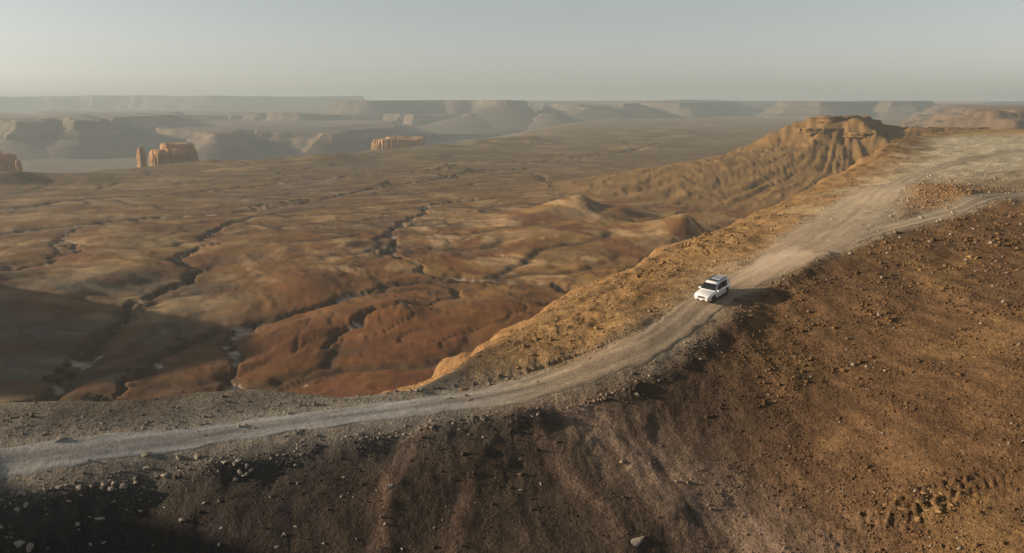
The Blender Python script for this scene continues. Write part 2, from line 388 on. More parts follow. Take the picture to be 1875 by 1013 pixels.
def land(x, y, full=False):
    x = np.asarray(x, float); y = np.asarray(y, float)
    r = np.hypot(x, y)
    wx = x + 26 * perlin(x / 130, y / 130, 31) + 7 * perlin(x / 38, y / 38, 36); wy = y + 26 * perlin(x / 130, y / 130, 32) + 7 * perlin(x / 38, y / 38, 37)
    v, beyond, k, chan = valley(x, y)
    cut, wash, bank = wash_bed(x, y); v = v - cut
    n2 = perlin(wx / 48, wy / 48, 123) + 0.25 * perlin(wx / 16, wy / 16, 124); rill = np.exp(-(n2 / 0.035) ** 2) * sstep(-0.25, 0.15, perlin(wx / 150, wy / 150, 129)) * (1 - sstep(600, 900, r))
    n3 = perlin(wx / 21, wy / 21, 133) + 0.2 * perlin(wx / 7, wy / 7, 134); rill = np.maximum(rill, 0.7 * np.exp(-(n3 / 0.06) ** 2) * sstep(-0.1, 0.3, perlin(wx / 95, wy / 95, 135)) * (1 - sstep(380, 560, r)))
    v = v - 0.6 * rill + 0.5 * ridged(wx / 27, wy / 27, 4, 136) * (1 - sstep(500, 900, r))
    v = v + 0.25 * fbm(x / 14, y / 14, 5, 9, 0.6)
    # ---- high ground with the road
    dr, sr, ar, zr = poly_dist(x, y, RIM, [p[2] for p in RIM])
    D = np.where(sr > 0, -dr, dr)                      # > 0 on the high ground (right of the rim line)
    S = near_surface(x, y)
    wfar = sstep(180, 320, r)
    S = S * (1 - wfar) + 86.5 * wfar
    # hill out of the frame on the left, between the sun and the near slope
    S = S + 26 * np.exp(-((x + 118) / 40) ** 2 - ((y - 30) / 40) ** 2)
    d1, s1, a1, _ = poly_dist(x, y, road_main); d2, s2, a2, _ = poly_dist(x, y, road_fork)
    dm = np.minimum(d1, d2)
    w1 = 1.35 + 0.5 * sstep(140, 170, a1) + 4.5 * sstep(180, 215, a1) * (1 - sstep(225, 300, a1)) + 0.5 * perlin(a1 / 9, a1 * 0, 90)
    road = np.maximum(1 - sstep(w1 * 0.75, w1 * 1.25, d1 + 0.9 * perlin(x / 2.2, y / 2.2, 91)), 1 - sstep(1.6, 2.8, d2 + 0.8 * perlin(x / 2, y / 2, 92)))
    rough = (1 - 0.9 * road) * sstep(0, 3, dm - 1) * (1 - 0.8 * (s1 > 0) * (d1 < 9) * (1 - sstep(-8, 4, x)))
    S = S + rough * (0.42 * fbm(x / 9, y / 9, 3, 5) + 0.07 * fbm(x / 1.3, y / 1.3, 3, 6))
    # stony bank along the camera side of the road and the mound between the forks
    S = S + 0.5 * np.exp(-((d1 * -s1 - 3.9) / 1.0) ** 2) * (a1 < 200) * (0.7 + 0.5 * perlin(a1 / 5, a1 * 0, 93))
    mx_, my_, _z = on(1690, 362, 84.6)
    mound = np.exp(-((x - mx_) / 9) ** 2 - ((y - my_) / 13) ** 2)
    S = S + 1.7 * mound
    # rocky lumps of the rim
    rimrock = sstep(-10, 1, D) * (1 - sstep(3, 13, D)) * (dm > 2.5) * (0.12 + 0.88 * sstep(-10, 3, x))
    S = S + rimrock * (0.22 * ridged(x / 5.0, y / 5.0, 4, 21, 0.6) + 0.05)
    # outcrop low on the right
    ox, oy, _z = on(1680, 900, 75.2)
    S = S + 0.5 * np.exp(-((x - ox) / 5) ** 2 - ((y - oy) / 1.6) ** 2) * (0.6 + ridged(x / 1.2, y / 0.5, 2, 22))
    o = np.maximum(-D, 0)
    o2 = np.maximum(o * (1 + 0.30 * ridged(ar / 34, o / 220, 3, 25)) , 0)
    fl = zr - 0.70 * (np.sqrt(o2 * o2 + 4) - 2) + 1.2 * sstep(2, 25, o) * fbm(x / 9, y / 9, 3, 26) + 0.35 * sstep(0, 4, o) * ridged(x / 3.2, y / 3.2, 3, 27)
    tt = fl / 7.0; ff = tt - np.floor(tt)
    fl = fl * 0.6 + 0.4 * 7.0 * (np.floor(tt) + sstep(0.3, 0.75, ff))
    near_rim = sstep(0, 2.5, o)
    up = np.where(D > 0, S, S * (1 - near_rim) + fl * near_rim - 0.0)
    z = np.where(D > 0, up, smax(v, np.minimum(up, S + 1), 9.0))
    # stepped hill beyond the plateau, upper right
    hx, hy, hz = away(1535, 214, 860)
    hr = np.hypot(x - hx, y - hy) + 1e-6; cu, cv = (x - hx) / hr + 0.035 * perlin(x / 30, y / 30, 106), (y - hy) / hr + 0.035 * perlin(x / 30, y / 30, 107)
    q = np.hypot((x - hx) / np.where(x > hx, 1.25, 0.92), (y - hy) * 1.0) * (1 + 0.22 * perlin(cu * 1.8, cv * 1.8, 101) + 0.09 * perlin(cu * 5, cv * 5 + hr / 200, 102))
    hh = hz - 0.56 * np.maximum(q - 24, 0) + 1.1 * fbm(x / 30, y / 30, 5, 103, 0.6)
    hh = smax(hh, hz - 13 - 0.42 * np.maximum(np.hypot((x - hx - 85) / 2.4, y - hy + 30) - 22, 0), 5)
    hh = smax(hh, hz - 14 - 0.40 * np.maximum(np.hypot((x - hx - 330) / 3.2, y - hy + 120) - 30, 0), 5)
    hh = hh + 2.2 * (ridged(cu * 8 + hr / 120, cv * 8, 4, 104, 0.6) - 0.6) * sstep(22, 80, hr)
    t8 = (hh + 5 * fbm(x / 60, y / 60, 3, 105)) / 5.0; f8 = t8 - np.floor(t8)
    hh = hh + 0.75 * 5.0 * (sstep(0.3, 0.6, f8) - f8) * sstep(hz - 40, hz - 8, hh)
    stephill = sstep(-6, 6, hh - z)
    z = smax(z, hh, 6.0)
    # back scarp on the far right
    sx = sstep(0.0, 300.0, (x - 0.475 * y) + 90 * ridged(x / 260, y / 260, 3, 111) - 60)
    sy = sstep(1450, 1760, y + 130 * ridged(x / 230, y / 300, 3, 112) - 60)
    zb = 10 + 75 * sx * sy
    t8 = zb / 16.0; f8 = t8 - np.floor(t8)
    zb = zb + (5 * ridged(x / 70, y / 70, 4, 113) + 2 * fbm(x / 25, y / 25, 3, 114)) * sstep(0.02, 0.3, sx * sy)
    zb = zb * 0.4 + 0.6 * 16 * (np.floor(t8) + sstep(0.35, 0.65, f8))
    z = np.maximum(z, np.where((sx * sy) > 0.01, zb, -999))
    # hills out of the frame on the left that shade the near valley
    z = z + 58 * np.exp(-((x + 330) / 58) ** 2 - ((y - 300) / 85) ** 2) * (D <= 0)
    if not full: return z
    return z, dict(D=D, road=road, wash=wash, bank=bank, d1=d1, s1=s1, a1=a1, d2=d2, s2=s2, rimrock=rimrock, mound=mound, beyond=beyond, k=k, stephill=stephill, back=sx * sy, r=r, chan=chan, rill=rill, o=o, wx=wx, wy=wy)

def grid(x, y, *keys):
    """values of the finished terrain sheet at points"""
    x = np.atleast_1d(np.asarray(x, float)); y = np.atleast_1d(np.asarray(y, float))
    th, rr = GRID['th'], GRID['rr']; t = np.arctan2(x, y); r = np.hypot(x, y)
    j = np.clip(np.searchsorted(th, t) - 1, 0, len(th) - 2); i = np.clip(np.searchsorted(rr, r) - 1, 0, len(rr) - 2)
    a = np.clip((t - th[j]) / (th[j + 1] - th[j]), 0, 1); b = np.clip((r - rr[i]) / (rr[i + 1] - rr[i]), 0, 1)
    out = []
    for k in keys:
        g = GRID[k]; aa, bb = (a[:, None], b[:, None]) if g.ndim == 3 else (a, b)
        out.append((g[i, j] * (1 - aa) + g[i, j + 1] * aa) * (1 - bb) + (g[i + 1, j] * (1 - aa) + g[i + 1, j + 1] * aa) * bb)
    return out[0] if len(out) == 1 else out
def spot(px, py, near=25.0):
    """where the line of sight through a pixel first meets the land"""
    u = (px - 937.5) / FOCAL; v = (506.5 - py) / FOCAL
    d = np.array([u, math.cos(PITCH) + v * math.sin(PITCH), -math.sin(PITCH) + v * math.cos(PITCH)]); d /= math.hypot(d[0], d[1])
    r = GRID['rr']; r = r[r > near]
    e = EYE + d[2] * r - grid(d[0] * r, d[1] * r, 'z'); i = int(np.argmax(e < 0)) if (e < 0).any() else len(r) - 1
    t = r[i] if i == 0 else r[i - 1] + (r[i] - r[i - 1]) * e[i - 1] / (e[i - 1] - e[i])
    return np.array([d[0] * t, d[1] * t, float(grid(d[0] * t, d[1] * t, 'z')[0])])

# ------------------------------------------------------------------ soil colours (the ground's own tones, with some shade put into the colour)
BROWN, RED, GOLD = np.array([.132, .068, .0175]), np.array([.118, .043, .0145]), np.array([.215, .12, .034])
PALE, ROAD_C, DARK, OLIVE, BED = np.array([.40, .345, .235]), np.array([.265, .212, .145]), np.array([.085, .066, .05]), np.array([.12, .081, .029]), np.array([.40, .335, .26])
def lerp(c, col, w): return c + (col - c) * w[:, None]
def soil(x, y, z, f):
    n = len(x); c = np.tile(BROWN, (n, 1))
    r = f['r']
    pat = fbm(f['wx'] / 90, f['wy'] / 90, 4, 201); fine = fbm(f['wx'] / 22, f['wy'] / 22, 4, 202)
    band = fbm(x / 160, y / 60, 4, 203)
    val = f['D'] <= 0
    def zone(px, py, zz, rad, p=2.0, sx=1.0):
        a, b, _ = on(px, py, zz); return np.exp(-(np.hypot((x - a) / sx, y - b) / rad) ** p)
    # valley soils
    c = lerp(c, OLIVE, np.clip(sstep(450, 1300, r) * 0.8, 0, 1))
    red = np.clip(zone(780, 640, 10, 85, 3) + zone(560, 690, 10, 60) + zone(950, 590, 10, 60) + 0.7 * zone(620, 560, 10, 60) + 0.5 * zone(300, 700, 10, 60), 0, 1)
    c = lerp(c, RED, np.clip(red * (0.85 + 0.4 * pat), 0, 1))
    c = lerp(c, RED, 0.6 * sstep(0.12, 0.45, fine) * (1 - sstep(400, 800, r)) * val)
    gold = np.clip(zone(1110, 430, 14, 190, 3, 0.6) + 0.7 * zone(1300, 350, 20, 240) + 0.4 * zone(900, 480, 10, 120) + 0.35 * zone(600, 420, 10, 200), 0, 1)
    c = lerp(c, GOLD, np.clip(gold * (0.75 + 0.5 * pat), 0, 1))
    c = lerp(c, RED * 1.1, 0.75 * sstep(0.15, 0.5, fbm(f['wx'] / 30, f['wy'] / 70, 4, 204)) * gold)
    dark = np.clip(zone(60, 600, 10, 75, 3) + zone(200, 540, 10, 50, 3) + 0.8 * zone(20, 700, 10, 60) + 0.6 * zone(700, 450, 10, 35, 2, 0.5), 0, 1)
    c = lerp(c, np.array([.085, .075, .052]), np.clip(dark * (0.8 + 0.6 * fine), 0, 0.95) * val)  # shade of the left valley put into the soil colour as dark patches
    c = lerp(c, np.array([.13, .10, .075]), 0.55 * sstep(0.15, 0.5, band) * sstep(300, 600, r) * val)
    c = lerp(c, np.array([.26, .18, .09]), 0.5 * sstep(0.1, 0.5, -band) * val * (1 - red))
    c = lerp(c, np.array([.14, .105, .07]), sstep(80, 320, f['beyond']) * f['k'] * 0.8 * val)
    st1 = fbm(f['wx'] / 34 + 0.4 * f['wy'] / 34, f['wy'] / 60, 5, 216, 0.6); st2 = fbm(f['wx'] / 26, f['wy'] / 26, 5, 217, 0.62)
    nearv = (1 - sstep(700, 1500, r)) * val
    c = lerp(c, np.array([.36, .24, .125]), np.clip(0.75 * sstep(0.30, 0.62, st1) * (0.25 + gold) + 0.25 * sstep(0.35, 0.7, st2), 0, 0.8) * nearv * (1 - 0.8 * red))
    c = lerp(c, np.array([.13, .052, .02]), np.clip(0.75 * sstep(0.22, 0.55, -st1) * (0.35 + gold) + 0.4 * sstep(0.3, 0.6, -st2), 0, 0.8) * nearv)
    dune = fbm(f['wx'] / 9, f['wy'] / 9, 3, 215); c *= (1 + 0.22 * dune * (1 - sstep(500, 900, r)))[:, None]
    c = lerp(c, np.array([.07, .042, .022]), np.clip(1.7 * f['chan'] + 0.65 * f['rill'], 0, 0.9) * val)
    c = lerp(c, np.array([.075, .05, .03]), 0.8 * f['bank'] * val)  # shade along the wash banks put into the colour
    c = lerp(c, BED, 0.8 * f['wash'] * sstep(0.0, 0.35, fbm(x / 14, y / 14, 2, 207)) * val)
    # flank below the rim, stepped hill, back scarp
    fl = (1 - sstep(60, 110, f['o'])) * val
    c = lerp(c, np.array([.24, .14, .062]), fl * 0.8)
    strata = 0.5 + 0.5 * np.sin(z * 0.9 + 2 * fbm(x / 40, y / 40, 2, 209))
    hillc = np.array([.165, .099, .038]) * (0.9 + 0.2 * strata)[:, None]
    w = f['stephill'] * (r > 420); c = c * (1 - w[:, None]) + hillc * w[:, None]
    w = sstep(0.02, 0.1, f['back']); bc = np.array([.13, .082, .043]) * (0.85 + 0.3 * strata)[:, None]; c = c * (1 - w[:, None]) + bc * w[:, None]
    # high ground
    high = f['D'] > 0
    near = np.tile(np.array([.118, .068, .032]), (n, 1))
    pn = fbm(x / 11, y / 11, 4, 211); pf = fbm(x / 2.6, y / 2.6, 3, 212)
    ax, ay, _ = on(420, 930, 72)
    near = lerp(near, np.array([.042, .032, .023]), np.clip(1.05 - sstep(14, 26, x + 0.55 * (60 - y) * 0 + 2.5 * pn), 0, 1) * 0.95)  # left of the gully the slope's shade is put into the soil colour
    near = lerp(near, np.array([.026, .021, .0165]), 0.85 * (1 - sstep(-22, -2, x + 4 * pn)) * (f['d1'] * f['s1'] < -2))  # deeper shade put into the colour towards the far left
    near = lerp(near, np.array([.085, .048, .028]), np.clip(0.5 * np.exp(-((x - 20) / 8) ** 2) * sstep(-0.3, 0.3, pn + 0.2), 0, 1) * 0.8)
    near = lerp(near, np.array([.165, .10, .043]), 0.6 * sstep(0.25, 0.6, pn + 0.3 * pf) * sstep(20, 26, x))
    streak = fbm((x + 0.25 * (y - 60)) / 1.1, (y - 0.25 * x) / 13, 4, 213)
    near *= (1 + 0.10 * pf + 0.28 * streak)[:, None]
    # soil dusted pale where tyres drift down the near slope
    tx, ty, _ = on(1010, 745, 75); ux, uy, _ = on(1450, 1000, 71.5)
    dd, _, _, _ = poly_dist(x + 1.2 * pn, y, [on(1020, 735, 75.2)[:2], on(1200, 850, 73)[:2], on(1330, 930, 72.2)[:2], on(1470, 1050, 71)[:2]])
    near = lerp(near, np.array([.21, .145, .10]), np.clip(np.exp(-(dd / 3.6) ** 2) * (0.75 + 0.5 * streak), 0, 1))
    for line, wd in (([(800, 820), (715, 890), (690, 960), (690, 1040)], 0.7), ([(860, 900), (830, 950), (810, 1030)], 0.6), ([(960, 800), (1010, 870), (1100, 930), (1200, 1040)], 0.6)):
        dd, _, _, _ = poly_dist(x + 0.3 * pn, y, [on(a, b, 72)[:2] for a, b in line])
        near = lerp(near, np.array([.125, .08, .056]), np.exp(-(dd / wd) ** 2) * 0.8)
    shoulder = np.clip(sstep(-1, 2, (f['d1'] * f['s1'])) * (1 - sstep(200, 330, r)), 0, 1) * sstep(-6, 4, x)
    near = lerp(near, np.array([.275, .165, .068]), shoulder * (0.75 + 0.4 * pf))
    near = lerp(near, np.array([.16, .145, .11]), sstep(-2, 1, f['d1'] * f['s1']) * (1 - sstep(-14, -2, x)) * (0.55 + 0.5 * pn))
    plateau = np.clip(sstep(120, 185, y + 10 * pn - 0.25 * (x - 90)) * sstep(2, 18, f['D'] + 5 * pn), 0, 1)
    near = lerp(near, PALE * 1.0, plateau * (0.9 + 0.3 * pf))
    near = lerp(near, np.array([.28, .185, .08]), sstep(290, 380, y + 20 * pn))
    near = lerp(near, np.array([.27, .215, .148]), 0.7 * np.exp(-(np.maximum(f['d1'] - 1.6, 0) / (1.0 + 1.2 * sstep(-4, 20, x))) ** 2) * (0.7 + 0.5 * pf))
    near = lerp(near, np.array([.29, .235, .16]), 0.75 * np.exp(-(np.maximum(f['d2'] - 1.4, 0) / (1.6 + 4.5 * (f['s2'] > 0))) ** 2) * (0.7 + 0.5 * pf))
    near = lerp(near, np.array([.25, .15, .075]), np.clip(f['mound'] * 1.4, 0, 0.9))
    near = lerp(near, ROAD_C, f['road'] * 0.95)
    wl2 = (1 - sstep(-8, 8, x)) * np.exp(-(f['d1'] / 4) ** 2); near = lerp(near, np.array([.19, .18, .16]), wl2 * 0.55)  # greyer beside the left road: its shade put into the colour
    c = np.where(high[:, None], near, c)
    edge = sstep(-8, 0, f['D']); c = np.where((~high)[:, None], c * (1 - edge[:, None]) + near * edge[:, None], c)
    c *= (1 + 0.16 * fine)[:, None]
    return np.clip(c, 0.02, 0.6)

# ------------------------------------------------------------------ terrain sheet
GRID = {}
def build_terrain():
    th = np.concatenate([np.linspace(-180, -44, 70, endpoint=False), np.linspace(-44, 42, 780, endpoint=False), np.linspace(42, 180, 70, endpoint=False)])
    th = np.radians(th)
    rr = np.concatenate([np.linspace(6, 36, 16, endpoint=False), np.arange(36, 130, 0.27), np.geomspace(130.2, 14000, 640)])
    T, RR = np.meshgrid(th, rr)
    x = (RR * np.sin(T)).ravel(); y = (RR * np.cos(T)).ravel()
    z = np.empty_like(x); col = np.empty((len(x), 3)); keys = ('D', 'road', 'd1', 's1', 'rimrock', 'mound'); keep = {k_: np.empty(len(x), np.float32) for k_ in keys}
    step = 120000
    for i in range(0, len(x), step):
        s = slice(i, i + step)
        zz, f = land(x[s], y[s], True); z[s] = zz; col[s] = soil(x[s], y[s], zz, f)
        for k_ in keys: keep[k_][s] = f[k_]
    nr, nt = len(rr), len(th)
    GRID.update(th=th, rr=rr, z=z.reshape(nr, nt), col=col.reshape(nr, nt, 3), **{k_: v_.reshape(nr, nt) for k_, v_ in keep.items()})
    a = np.arange(nr - 1)[:, None] * nt; j = np.arange(nt)[None, :]; jn = (j + 1) % nt
    quads = np.stack([a + j, a + jn, a + nt + jn, a + nt + j], -1).reshape(-1, 4)[:, ::-1]
    co = np.stack([x, y, z], 1)
    co = np.vstack([co, [[0, 0, float(land(np.array([0.]), np.array([0.]))[0])]]]); col = np.vstack([col, col[:1]])
    c = len(co) - 1
    tris = np.stack([np.full(nt, c), (np.arange(nt) + 1) % nt, np.arange(nt)], 1)
    me = numpy_mesh('terrain', co, quads, tris)
    me.polygons.foreach_set('use_smooth', np.ones(len(me.polygons), bool))
    colour_attr(me, col)
    o = bpy.data.objects.new('terrain', me); C.objects.link(o)
    me.materials.append(ground_material('desert_soil', bump=0.12, scales=(0.9, 4.5), contrast=0.30, broad=(0.14, 4.5), pebbles=((2.6, 0.12, 0.6), (7.5, 0.18, 0.5))))
    return tag(o, kind='structure')
terrain = build_terrain()


# ------------------------------------------------------------------ dirt tracks
def build_track(line, a0, a1, width, name='dirt_track'):
    P = np.array(line); seg = np.hypot(*(P[1:, :2] - P[:-1, :2]).T); arc = np.concatenate([[0], np.cumsum(seg)])
    s = np.arange(a0, min(a1, arc[-1] - 0.1), 0.45)
    cx = np.interp(s, arc, P[:, 0]); cy = np.interp(s, arc, P[:, 1])
    for _ in range(6):
        cx[1:-1] = 0.25 * cx[:-2] + 0.5 * cx[1:-1] + 0.25 * cx[2:]; cy[1:-1] = 0.25 * cy[:-2] + 0.5 * cy[1:-1] + 0.25 * cy[2:]
    tx = np.gradient(cx); ty = np.gradient(cy); L = np.hypot(tx, ty); nx, ny = -ty / L, tx / L
    q = np.linspace(-1, 1, 21)
    w = width(s) * (1 + 0.10 * perlin(s / 6, s * 0, 301))
    wl_ = w * (1 + 0.22 * perlin(s / 2.3, s * 0, 302)); wr_ = w * (1 + 0.22 * perlin(s / 2.3, s * 0, 303))
    off = np.where(q[None, :] > 0, q[None, :] * wl_[:, None], q[None, :] * wr_[:, None])
    x = (cx[:, None] + nx[:, None] * off).ravel(); y = (cy[:, None] + ny[:, None] * off).ravel()
    Q = np.broadcast_to(q, off.shape).ravel(); S_ = np.broadcast_to(s[:, None], off.shape).ravel(); O = off.ravel()
    rut = np.exp(-((np.abs(O + 0.25 * perlin(S_ / 9, S_ * 0, 305)) - 0.85) / 0.28) ** 2)
    z = land(x, y) + 0.045 - 0.035 * rut - 0.22 * sstep(0.78, 1.0, np.abs(Q)) + 0.02 * fbm(x / 0.8, y / 0.8, 2, 306)
    c = np.tile(ROAD_C, (len(x), 1))
    st = fbm(S_ / 7, O / 0.45, 4, 307)
    tone = (1 + 0.26 * st + 0.24 * rut * (0.8 + 0.6 * perlin(S_ / 5, S_ * 0, 309)) - 0.20 * np.exp(-(O / 0.4) ** 2) * (0.7 + 0.8 * perlin(S_ / 6, S_ * 0, 310)) + 0.10 * fbm(x / 3, y / 3, 3, 308))[:, None]
    c = c * 1.0
    c = lerp(c, np.array([.25, .24, .22]), 1 - sstep(-10, 6, x))  # neutral grey on the left stretch: shade put into the track colour
    c = lerp(c, np.array([.275, .20, .132]), 0.6 * sstep(0, 8, x) * (1 - sstep(34, 60, x)))
    c = c * tone * (1 - 0.15 * sstep(0.7, 1.0, np.abs(Q)))[:, None]
    n, k = len(s), len(q)
    a = np.arange(n - 1)[:, None] * k; j = np.arange(k - 1)[None, :]
    quads = np.stack([a + j, a + k + j, a + k + j + 1, a + j + 1], -1).reshape(-1, 4)
    me = numpy_mesh(name, np.stack([x, y, z], 1), quads); colour_attr(me, np.clip(c, 0.02, 0.6))
    me.polygons.foreach_set('use_smooth', np.ones(len(me.polygons), bool))
    if me.polygons[0].normal.z < 0: me.flip_normals()
    me.materials.append(track_mat)
    o = bpy.data.objects.new(name, me); C.objects.link(o)
    return tag(o, kind='structure')
track_mat = ground_material('track_dust', bump=0.03, scales=(1.6, 9.0), contrast=0.20, pebbles=((4.0, 0.10, 0.3), (10.0, 0.14, 0.5)))
build_track(road_main, 40, 330, lambda s: 1.5 + 0.75 * sstep(140, 170, s) + 4.0 * sstep(180, 215, s) * (1 - sstep(225, 300, s)))
build_track(road_fork, 10, 120, lambda s: 1.9 + 0 * s)

# ------------------------------------------------------------------ cliffs, mesas and buttes
rock_mat = ground_material('cliff_rock', bump=0.5, scales=(0.12, 0.7), contrast=0.22)
far_mat = ground_material('far_rock', bump=1.5, scales=(0.02, 0.1), contrast=0.18)
def rock_mass(name, outline, zb, zt, profile, flute, wave, seed, step, cols, mat, parent=None, smooth=True, top_noise=0.0):
    """a flat-topped mass of rock: profile = (height share, outward share of the height), fluted along its outline"""
    P = np.array(outline + [outline[0]], float); seg = np.hypot(*(P[1:] - P[:-1]).T); arc = np.concatenate([[0], np.cumsum(seg)])
    n = max(12, int(arc[-1] / step)); s = np.arange(n) * arc[-1] / n
    x = np.interp(s, arc, P[:, 0]); y = np.interp(s, arc, P[:, 1])
    for _ in range(2):
        x = 0.25 * np.roll(x, 1) + 0.5 * x + 0.25 * np.roll(x, -1); y = 0.25 * np.roll(y, 1) + 0.5 * y + 0.25 * np.roll(y, -1)
    tx = np.roll(x, -1) - np.roll(x, 1); ty = np.roll(y, -1) - np.roll(y, 1); L = np.hypot(tx, ty) + 1e-9
    nx, ny = ty / L, -tx / L
    h = zt - zb; V = []; col = []
    broken = perlin(s / (wave * 2.3), s * 0 + 4, seed + 41)
    for hs_, out in profile:
        g = flute * (ridged(s / wave, s * 0 + hs_ * 0.35, 3, seed) - 0.5) * (0.55 + 1.1 * out) + flute * 0.3 * perlin(s / wave * 3.1, s * 0 + hs_ * 5, seed + 9)
        o = out * h * (1 + 0.45 * broken) + g + (0.05 * h * perlin(s / wave * 2, s * 0 + 9, seed + 43) if 0.1 < hs_ < 0.9 else 0)
        zz = zb + hs_ * h + (top_noise * fbm(s / (wave * 3), s * 0 + 1, 3, seed + 20) if hs_ > 0.8 else 0)
        V.append(np.stack([x + nx * o, y + ny * o, np.broadcast_to(zz, s.shape)], 1))
        k = 0.8 + 0.35 * perlin(np.full(n, hs_ * 7.0), s / (wave * 6), seed + 31) + 0.2 * perlin(s / wave * 1.7, s * 0, seed + 33)
        base = np.array(cols[0]) * (1 - min(1, hs_)) + np.array(cols[1]) * min(1, hs_)
        col.append(base[None, :] * np.clip(k, 0.5, 1.5)[:, None])
    m = len(profile); V = np.concatenate(V); col = np.concatenate(col)
    faces = []
    for i in range(m - 1):
        for j in range(n):
            jn = (j + 1) % n
            faces.append((i * n + j, i * n + jn, (i + 1) * n + jn, (i + 1) * n + j))
    faces.append(tuple((m - 1) * n + j for j in range(n)))
    o = mesh_obj(name, V, faces, mat, parent)
    colour_attr(o.data, np.clip(col, 0.02, 0.6))
    if smooth:
        o.data.polygons.foreach_set('use_smooth', [True] * (len(faces) - 1) + [False])
        o.data.set_sharp_from_angle(angle=R(40))
    return o
SCARP = [(0, 1.3), (0.15, 0.95), (0.3, 0.66), (0.45, 0.44), (0.5, 0.34), (0.62, 0.30), (0.7, 0.2), (0.76, 0.1), (0.93, 0.05), (1.0, 0.0)]
CLIFF = [(0, 0.16), (0.12, 0.06), (0.3, 0.03), (0.55, 0.02), (0.75, 0.0), (0.92, -0.02), (1.0, -0.06)]
def range_of(name, pts, top, back, zb, seed, cols, flute=40, wave=190, tn=3.0, step=22, mat=None):
    """pts: (photo x, depth) of the foot of a scarp from left to right; top: photo y of its crest at the mean depth"""
    md = sum(d for _, d in pts) / len(pts)
    zt = away(937, top, md)[2]
    out = [(away(px, 300, d)[0], d) for px, d in pts]
    out += [(away(pts[-1][0], 300, back)[0], back), (away(pts[0][0], 300, back)[0], back)]
    o = rock_mass(name, out, zb, zt, SCARP, flute, wave, seed, step, cols, mat or far_mat, top_noise=tn)
    return tag(o, kind='structure')
TAN = ((.14, .105, .075), (.16, .112, .075))
DIM = ((.13, .10, .075), (.12, .095, .07))
range_of('escarpment', [(-520, 2900), (-300, 2800), (-120, 3050), (10, 2850), (48, 2600), (78, 2700), (105, 3050), (138, 2900), (152, 2600), (178, 2700), (215, 3150), (335, 3250)], 219, 4600, -74, 401, TAN, flute=34, wave=95, tn=12)
range_of('escarpment', [(300, 3000), (370, 2850), (392, 2450), (420, 2480), (440, 2850), (520, 2750), (592, 2750), (600, 2450), (614, 2480), (640, 2850), (720, 2950)], 241, 4200, -74, 421, TAN, flute=28, wave=85, tn=10)
range_of('escarpment', [(90, 4600), (260, 4300), (420, 4500), (560, 4250), (700, 4450), (760, 4200), (880, 4400), (930, 4700)], 209, 6200, -70, 441, TAN, flute=50, wave=150, tn=12)
range_of('mesa', [(-900, 8200), (-300, 7600), (150, 7900), (400, 7500), (660, 7900)], 177, 11500, -70, 461, TAN, flute=90, wave=420, step=50, tn=16)
range_of('mesa', [(628, 4700), (690, 4450), (780, 4650), (880, 4550), (905, 4250), (925, 4200), (950, 4600)], 184, 6000, -40, 481, DIM, flute=60, wave=300, step=40, tn=4)
range_of('mesa', [(1010, 4800), (1060, 4600), (1120, 4750), (1140, 4500), (1175, 4800)], 194, 5800, -20, 501, DIM, flute=60, wave=280, step=40, tn=14)
range_of('mesa', [(1185, 5000), (1240, 4700), (1300, 4900), (1330, 5200)], 187, 6500, -20, 521, DIM, flute=60, wave=280, step=40, tn=8)
range_of('mesa', [(960, 6600), (1200, 6300), (1400, 6500), (1640, 6400)], 186, 9500, -20, 541, DIM, flute=90, wave=300, step=45, tn=16)
range_of('mesa', [(1420, 4400), (1500, 4200), (1560, 4350), (1640, 4400)], 187, 5600, -20, 561, DIM, flute=50, wave=260, step=40, tn=5)
range_of('mesa', [(1608, 4300), (1625, 4200), (1660, 4250), (1685, 4400)], 185, 5200, -10, 581, DIM, flute=40, wave=200, step=30, tn=4)
range_of('mesa', [(1700, 6200), (1780, 5900), (1860, 6100), (2100, 6300)], 187, 8000, -10, 601, DIM, flute=60, wave=260, step=45, tn=5)

